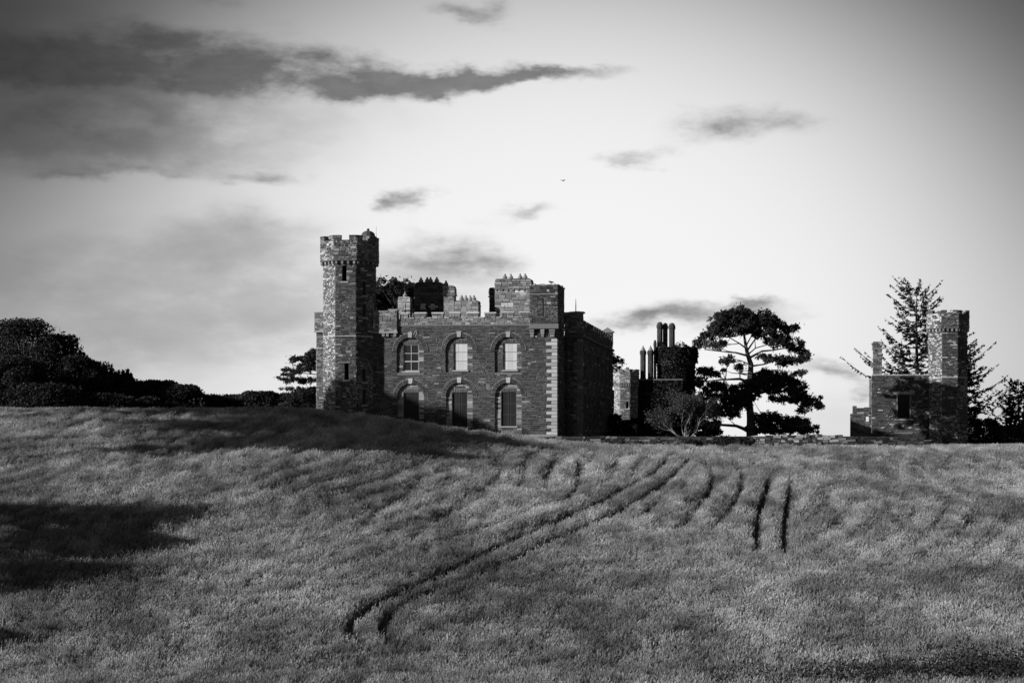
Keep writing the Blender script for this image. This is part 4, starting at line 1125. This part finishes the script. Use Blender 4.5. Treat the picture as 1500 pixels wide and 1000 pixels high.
MAS = [(850,112,70,28),(830,140,120,40),(750,150,80,40),(960,150,100,44),(1050,180,50,50),(830,200,170,38),(960,215,120,36),(700,215,55,32),(640,262,60,24),(600,300,35,20),(700,305,90,22),(1130,215,46,34),(1180,205,28,16),
       (1100,285,100,34),(1180,330,66,32),(1235,368,36,24),(1020,388,60,22),(1120,412,86,26),(1222,402,36,16),(770,408,46,24),(850,455,34,22),(930,185,80,30),(740,240,60,24),(1010,250,60,25),
       (640,478,66,24),(730,482,46,18),(600,540,36,34),(690,566,86,30),(800,580,76,34),(760,640,95,44),(850,660,70,56),(980,500,60,34),(1060,510,105,42),(1000,570,95,44),(1130,556,95,52),(1200,600,76,44),(1270,650,66,34),(1330,680,32,16),
       (1100,640,90,24),(900,600,60,70),(1225,490,34,18),(1235,712,36,20),(700,705,110,40),(800,725,56,26),(640,630,54,36),(1180,640,60,30),(940,540,50,50),
       (1040,758,76,32),(1120,778,96,40),(1220,788,56,34),(1285,825,46,26),(1000,820,56,40),(1100,832,116,28),(1200,835,80,24),(960,770,40,40)]
pine = pine_tree('pine_tree', 'big spreading pine with bare limbs behind the low stone wall', 1101, 190, -.35, TRK, LMB, MAS, 3)
def pine_copy(label, px, Y, pytop, zb, widen, rz, group=None):
    c = copy_tree(pine); c.location = ((px-750)/FPX*Y, Y, zb); h0 = (HZ-448)*190/FPX+.35
    s = ((HZ-pytop)/FPX*Y-zb)/h0; c.scale = (s*widen, s*widen, s); c.rotation_euler = (0, 0, rz)
    tag(c, label, 'tree', group)
    if not group and 'group' in c: del c['group']
    return c
pine_copy('dark pine crown rising above the castle roof beside the tower', 566, 218, 407, .5, .85, 2.6)
pine_copy('low dark pine poking out behind the left edge of the castle', 484, 203, 505, .3, 1.35, 3.6)
pine_copy('small dark pine showing past the far end of the castle side wall', 868, 226, 504, -.5, .95, .6)
# out to the left of the field, where they shade the slope and the castle's foot
for i, (x, y, h, w) in enumerate([(-47,98,12.5,1.0),(-42,94,9.5,1.0),(-53,103,14.5,.9),(-36,84.5,6,1.1)]):
    zb = float(ground_z(x, y)); c = copy_tree(pine); c.location = (x, y, zb); s = h/12.66
    c.scale = (s*w, s*w, s); c.rotation_euler = (0, 0, i*1.3); tag(c, 'low spreading pine at the left edge of the meadow', 'tree', 'low pines at the edge of the meadow')
tall_pine = pine_tree('pine_tree', 'tall bare stemmed pine at the left edge of the meadow', 1101, 190, -.35, TRK, [l for l in LMB if l[0][0][1] < 400], [m_ for m_ in MAS if m_[1] < 312], 31, group='bare stemmed pines at the edge of the meadow')
for i, (x, y, h, w) in enumerate([(-60,149.5,21,.8),(-65,141,22,.8),(-54,136,20,.75),(-56,130.5,20.5,.75),(-58,125,21,.7),(-67,151,20.5,.75)]):
    c = tall_pine if i == 0 else copy_tree(tall_pine)
    c.location = (x, y, float(ground_z(x, y))); s = h/12.66; c.scale = (s*w, s*w, s); c.rotation_euler = (0, 0, i*1.7)

# ------------------------------------------------------------------ conifers by the ruin
def spruce(name, label, px, Y, pytop, zb, reach, seed, whorls=26, tone=(.018,.045), bare=.12, group=None, sparse=1.0, lean=.35):
    rng = np.random.default_rng(seed); X = (px-750)/FPX*Y; Hh = (HZ-pytop)/FPX*Y - zb
    t = empty(name, (X, Y, zb)); tag(t, label, 'tree', group)
    mb = MB(); mb.tube([(0,0,-.2),(.05,0,Hh*.4),(-.04,.05,Hh*.75),(0,0,Hh)], [Hh*.018,Hh*.013,Hh*.007,.015], 7, .07)
    quads = []; tn = []
    for w in range(whorls):
        f_ = (w+.3*rng.random())/whorls; z = Hh*(bare+(1-bare)*f_**.9)*1.0
        if z > Hh*.985: continue
        L0 = reach*(1-f_)**.5*(.8+.2*math.sin(f_*9+seed)) + .5
        nb = int(rng.integers(4, 7))
        a0 = rng.uniform(0, 6.28)
        for b in range(nb):
            a = a0 + 6.283*b/nb + rng.normal()*.25; L = L0*rng.uniform(.4, 1.3)
            rise = (.08+.75*f_)*lean*2*rng.uniform(.5, 1.4); droop = .3*(1-f_)
            pp = []; n = 6
            for i in range(n+1):
                u = i/n; rr = L*u
                zz = z + rr*rise - droop*L*math.sin(u*3.0)*.6 + .18*L*u*u
                pp.append(Vector((rr*math.cos(a), rr*math.sin(a), zz)))
            mb.tube(pp, [max(.008, .035*(L/reach)*(1-.85*i/n)+.006) for i in range(n+1)], 4, .06, cap=False)
            # sprays to both sides, hanging a little
            m = int((14+L*15)*sparse); sidev = Vector((-math.sin(a), math.cos(a), 0)); fw = Vector((math.cos(a), math.sin(a), 0))
            for j in range(m):
                u = rng.uniform(.15, 1.0); i = min(n-1, int(u*n)); p_ = pp[i].lerp(pp[i+1], u*n-i)
                sg = rng.choice((-1, 1)); l = (.22+.75*(1-u)*min(1, L*.3))*rng.uniform(.35, 1.15)*(.55+.9*(math.sin(u*23+a*7) > -.2))
                d = (sidev*sg*rng.uniform(.3, 1) + fw*rng.uniform(.35, .9) + Vector((0,0,rng.uniform(-.5,.45)))).normalized()
                e = d.cross(Vector((rng.normal()*.6, rng.normal()*.6, 1))).normalized()*l*rng.uniform(.13, .22)
                q_ = p_+d*l
                quads += [p_, p_.lerp(q_, .45)+e, q_, p_.lerp(q_, .45)-e]; tn.append(rng.uniform(*tone))
                # pendant needles
                if rng.random() < .5:
                    r2 = p_.lerp(q_, .5); h2 = Vector((rng.normal()*.06, rng.normal()*.06, -rng.uniform(.08, .2)))
                    quads += [r2-d*.1, r2+h2, r2+d*.12, r2+Vector((0,0,.03))]; tn.append(rng.uniform(*tone))
    np_mesh('crown', np.array([tuple(q_) for q_ in quads]), 4, tn, 'needle', t)
    mb.build('trunk', 'bark', t)
    return t
spruce('spruce_tree', 'tall thin spruce with open upswept branches behind the ruined gatehouse', 1343, 216, 421, -1.2, 7.2, 11, 25, lean=.34)
spruce('spruce_tree', 'bushy spruce behind the right side of the ruined gatehouse tower', 1402, 222, 492, -1.2, 6.4, 5, 24, sparse=1.0, lean=.22)
spruce('spruce_tree', 'broad conifer at the right end of the meadow beside the ruin', 1492, 206, 560, -1.3, 3.6, 23, 15, sparse=1.1, lean=.4, bare=.05)
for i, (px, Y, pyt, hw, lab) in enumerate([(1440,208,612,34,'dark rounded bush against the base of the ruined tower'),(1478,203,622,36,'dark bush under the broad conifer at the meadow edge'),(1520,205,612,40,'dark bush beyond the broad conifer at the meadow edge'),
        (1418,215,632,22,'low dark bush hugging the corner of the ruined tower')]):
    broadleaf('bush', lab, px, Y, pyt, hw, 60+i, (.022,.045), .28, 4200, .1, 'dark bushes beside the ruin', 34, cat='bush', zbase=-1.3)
np_mesh('ivy', leaf_quads(SHADE_IVY, .26, ri, .8), 4, ri.uniform(.014, .035, len(SHADE_IVY)), 'leaf', wing, 'stuff')  # added dark leaves, standing in for shade on drum and wing
# scrub in front of the rear wing
for i, (px, Y, pyt, hw, lab) in enumerate([(905,203,606,22,'dark ivy bush below the small pale turret'),(934,200,612,24,'dark scrub bush in front of the castle wing wall'),(957,202,600,20,'dark bush under the drum tower'),
        (1006,202,590,30,'dark bush at the foot of the drum tower near the pine'),(1040,200,615,24,'dark low bush left of the pine trunk')]):
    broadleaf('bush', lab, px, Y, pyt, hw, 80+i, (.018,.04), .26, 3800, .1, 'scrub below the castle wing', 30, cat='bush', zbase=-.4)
# small bare-branched tree before the wing
def twig_tree(name, label, px, Y, zb, Hh, spread, seed):
    rng = np.random.default_rng(seed); X = (px-750)/FPX*Y
    t = empty(name, (X, Y, zb)); tag(t, label, 'tree'); mb = MB(); lp = []
    def grow(p, d, L, r, lev):
        n = 4; pts = [p]; q_ = p; dd = d.copy()
        for i in range(n):
            dd = (dd + Vector((rng.normal()*.13, rng.normal()*.13, .06+rng.normal()*.06))).normalized(); q_ = q_ + dd*(L/n); pts.append(q_)
        mb.tube(pts, [r*(1-.5*i/n) for i in range(n+1)], 5 if lev < 2 else 4, .28 if lev < 3 else .2, cap=False)
        if lev >= 3: lp.extend([pts[2], pts[3], pts[4]])
        if lev >= 5 or q_.z > Hh*.97: return
        for i in range(3 if lev < 3 else 2):
            ax = Vector((rng.normal(), rng.normal(), rng.normal()*.35)).normalized()
            nd = (dd + ax*rng.uniform(.45, .8)).normalized()
            grow(pts[-1] if i else pts[int(rng.integers(2, 4))], nd, L*rng.uniform(.66, .9), r*.5, lev+1)
    for d, L, r in (((-1.0,-.1,.6),1.35,.085),((-.45,.3,1),1.6,.08),((-.1,-.3,1),1.7,.1),((.35,.2,1),1.7,.08),((.75,-.2,.6),1.6,.08),((.1,.5,1),1.5,.07)):
        grow(Vector((d[0]*.12, d[1]*.12, 0)), Vector(d).normalized(), L*spread, r, 0)
    mb.build('trunk', 'bark', t)
    P_ = np.array([tuple(p) for p in lp]); k = 5
    pts = np.repeat(P_, k, 0) + rng.normal(size=(len(P_)*k, 3))*.16
    np_mesh('crown', leaf_quads(pts, .13, rng, .6), 4, rng.uniform(.04, .12, len(pts)), 'leaf', t)
    return t
twig_tree('hawthorn_tree', 'small twiggy tree with pale branches in front of the castle wing', 1004, 174.6, -.5, 5.4, .8, 4)

# ------------------------------------------------------------------ the wood on the left
WOOD = [(-30,214,470,100,'round crowned tree at the outer end of the dark wood'),(38,208,466,70,'tallest domed tree of the dark wood left of the castle'),(86,210,489,52,'domed tree on the shoulder of the dark wood'),(112,205,520,40,'lower rounded tree below the dome of the wood'),
        (20,200,520,60,'rounded tree in front of the tall dome of the wood'),(152,210,536,36,'spiky topped shrubby tree between the two domes of the wood'),(178,212,547,34,'thin spiky topped tree beside the smaller dome'),(65,198,560,60,'low spreading tree along the meadow edge under the tall dome'),
        (232,212,556,46,'smaller domed tree in the middle of the dark wood'),(266,209,562,40,'rounded tree at the right of the smaller dome'),(300,212,577,44,'low rounded tree where the wood drops to a hedge'),
        (340,214,577,40,'low hedge tree with ragged top'),(378,212,572,42,'slightly taller hedge tree near the castle'),(412,214,575,38,'hedge tree close to the left castle pine'),(442,212,580,38,'last low hedge tree before the castle'),(128,207,527,36,'rounded tree stepping down from the shoulder of the wood'),(196,209,557,36,'rounded tree tucked between the spiky trees and the smaller dome'),(150,200,575,50,'low tree in front of the spiky trees of the wood'),(205,203,580,40,'low tree at the foot of the smaller dome'),(470,214,588,20,'low bush like tree half hidden behind the castle')]
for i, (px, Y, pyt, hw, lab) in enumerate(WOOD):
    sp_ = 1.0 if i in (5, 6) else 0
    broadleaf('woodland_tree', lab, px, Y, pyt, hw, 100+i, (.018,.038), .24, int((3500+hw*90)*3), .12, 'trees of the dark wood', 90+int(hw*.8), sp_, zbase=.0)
# spiky twigs standing out of the wood's edge
# ------------------------------------------------------------------ brambles in the near right corner
rng = np.random.default_rng(8); pts = []
for i in range(600):
    px = rng.uniform(990, 1560); lift = np.interp(px, [990,1080,1160,1300,1500,1560], [.3,.75,.65,.95,1.4,1.5])
    Y = rng.uniform(82, 86); X = (px-750)/FPX*Y; zt = float(ground_z(X, Y)); n = 34
    top = zt + lift*rng.uniform(.6, 1.3)
    c = rng.normal(size=(n,3))*np.array([.28,.28,.0]) + np.array([X, Y, 0]); c[:,2] = zt + (top-zt)*rng.random(n)**.7
    pts.append(c)
pts = np.concatenate(pts)
br = np_mesh('bramble', leaf_quads(pts, .14, rng, .55), 4, rng.uniform(.02, .07, len(pts)), 'leaf', None, 'stuff'); tag(br, 'dark leafy brambles along the near bottom edge of meadow')
# weeds along the castle foot and the low wall
pts = []
for i in range(1400):
    if rng.random() < .55: X = rng.uniform(4, 36); Y = 170.85+rng.normal()*.15; h = .5*rng.random()**1.5+.1
    else: X = rng.uniform(-17, 5); Y = 171.6-.14*X+rng.normal()*.25; h = .6*rng.random()**2+.25
    z = float(ground_z(X, Y)); n = 12; c = rng.normal(size=(n,3))*np.array([.16,.1,0])+np.array([X,Y,0]); c[:,2] = z+h*rng.random(n)*1.2; pts.append(c)
for px, w, h in ((1060,14,1.0),(1085,10,.9),(1010,12,.75),(960,10,.5),(1040,9,.7),(935,9,.6)):
    X0 = (px-750)/FPX*170.7
    n = 900; c = np.stack([X0+rng.normal(size=n)*w*.035, 170.75+rng.normal(size=n)*.18, -1.3+rng.random(n)*h*1.3], 1); pts.append(c)
pts = np.concatenate(pts)
wd = np_mesh('weeds', leaf_quads(pts, .15, rng, .5), 4, rng.uniform(.03, .09, len(pts)), 'leaf', None, 'stuff'); tag(wd, 'dark weeds and ivy along the foot of the stone wall')

# ------------------------------------------------------------------ birds
def bird(label, loc, rz, fly, s):
    e = empty('bird', loc, rz); tag(e, label, 'bird'); e.scale = (s, s, s)
    mb = MB(); mb.tube([(-.26,0,.0),(-.16,0,.02),(0,0,.03),(.13,0,.06),(.2,0,.1),(.25,0,.1),(.31,0,.09)], [.02,.05,.085,.07,.05,.035,.004], 8, .03); mb.build('body', 'bird', e, smooth=True)
    for sg in (-1, 1):
        mb = MB()
        if fly: mb.v = [(.1,sg*.05,.05),(-.1,sg*.05,.05),(-.12,sg*.3,.17),(.08,sg*.3,.18),(-.12,sg*.55,.1),(-.02,sg*.55,.11),(.0,sg*.2,.135)]; mb.f = [(0,1,2,6),(0,6,2,3),(3,2,4,5)]
        else: mb.v = [(.1,sg*.07,.07),(-.1,sg*.085,.06),(-.3,sg*.03,-.03),(-.05,sg*.08,-.03),(.08,sg*.06,.0)]; mb.f = [(0,1,2,3,4)]
        mb.t = [.025]*len(mb.f); mb.build('wing', 'bird', e)
        if not fly:
            mb = MB(); mb.tube([(.02,sg*.03,-.04),(.03,sg*.03,-.13)], [.012,.01], 5, .03); mb.build('leg', 'bird', e)
    mb = MB(); mb.v = [(-.22,-.02,.0),(-.22,.02,.0),(-.42,.06,-.02),(-.42,-.06,-.02)]; mb.f = [(0,1,2,3)]; mb.t = [.025]; mb.build('tail', 'bird', e)
tp = F.o + F.u*F.a(807.5, .3) + F.w*.3
bird('dark bird perched on the broken top of the castle corner turret', (tp.x, tp.y, tz1+.2), 2.4, False, 1.1)
bird('tiny dark bird flying in the bright sky above the castle', ((825-750)/FPX*150, 150, (HZ-265)/FPX*150), .8, True, .5)
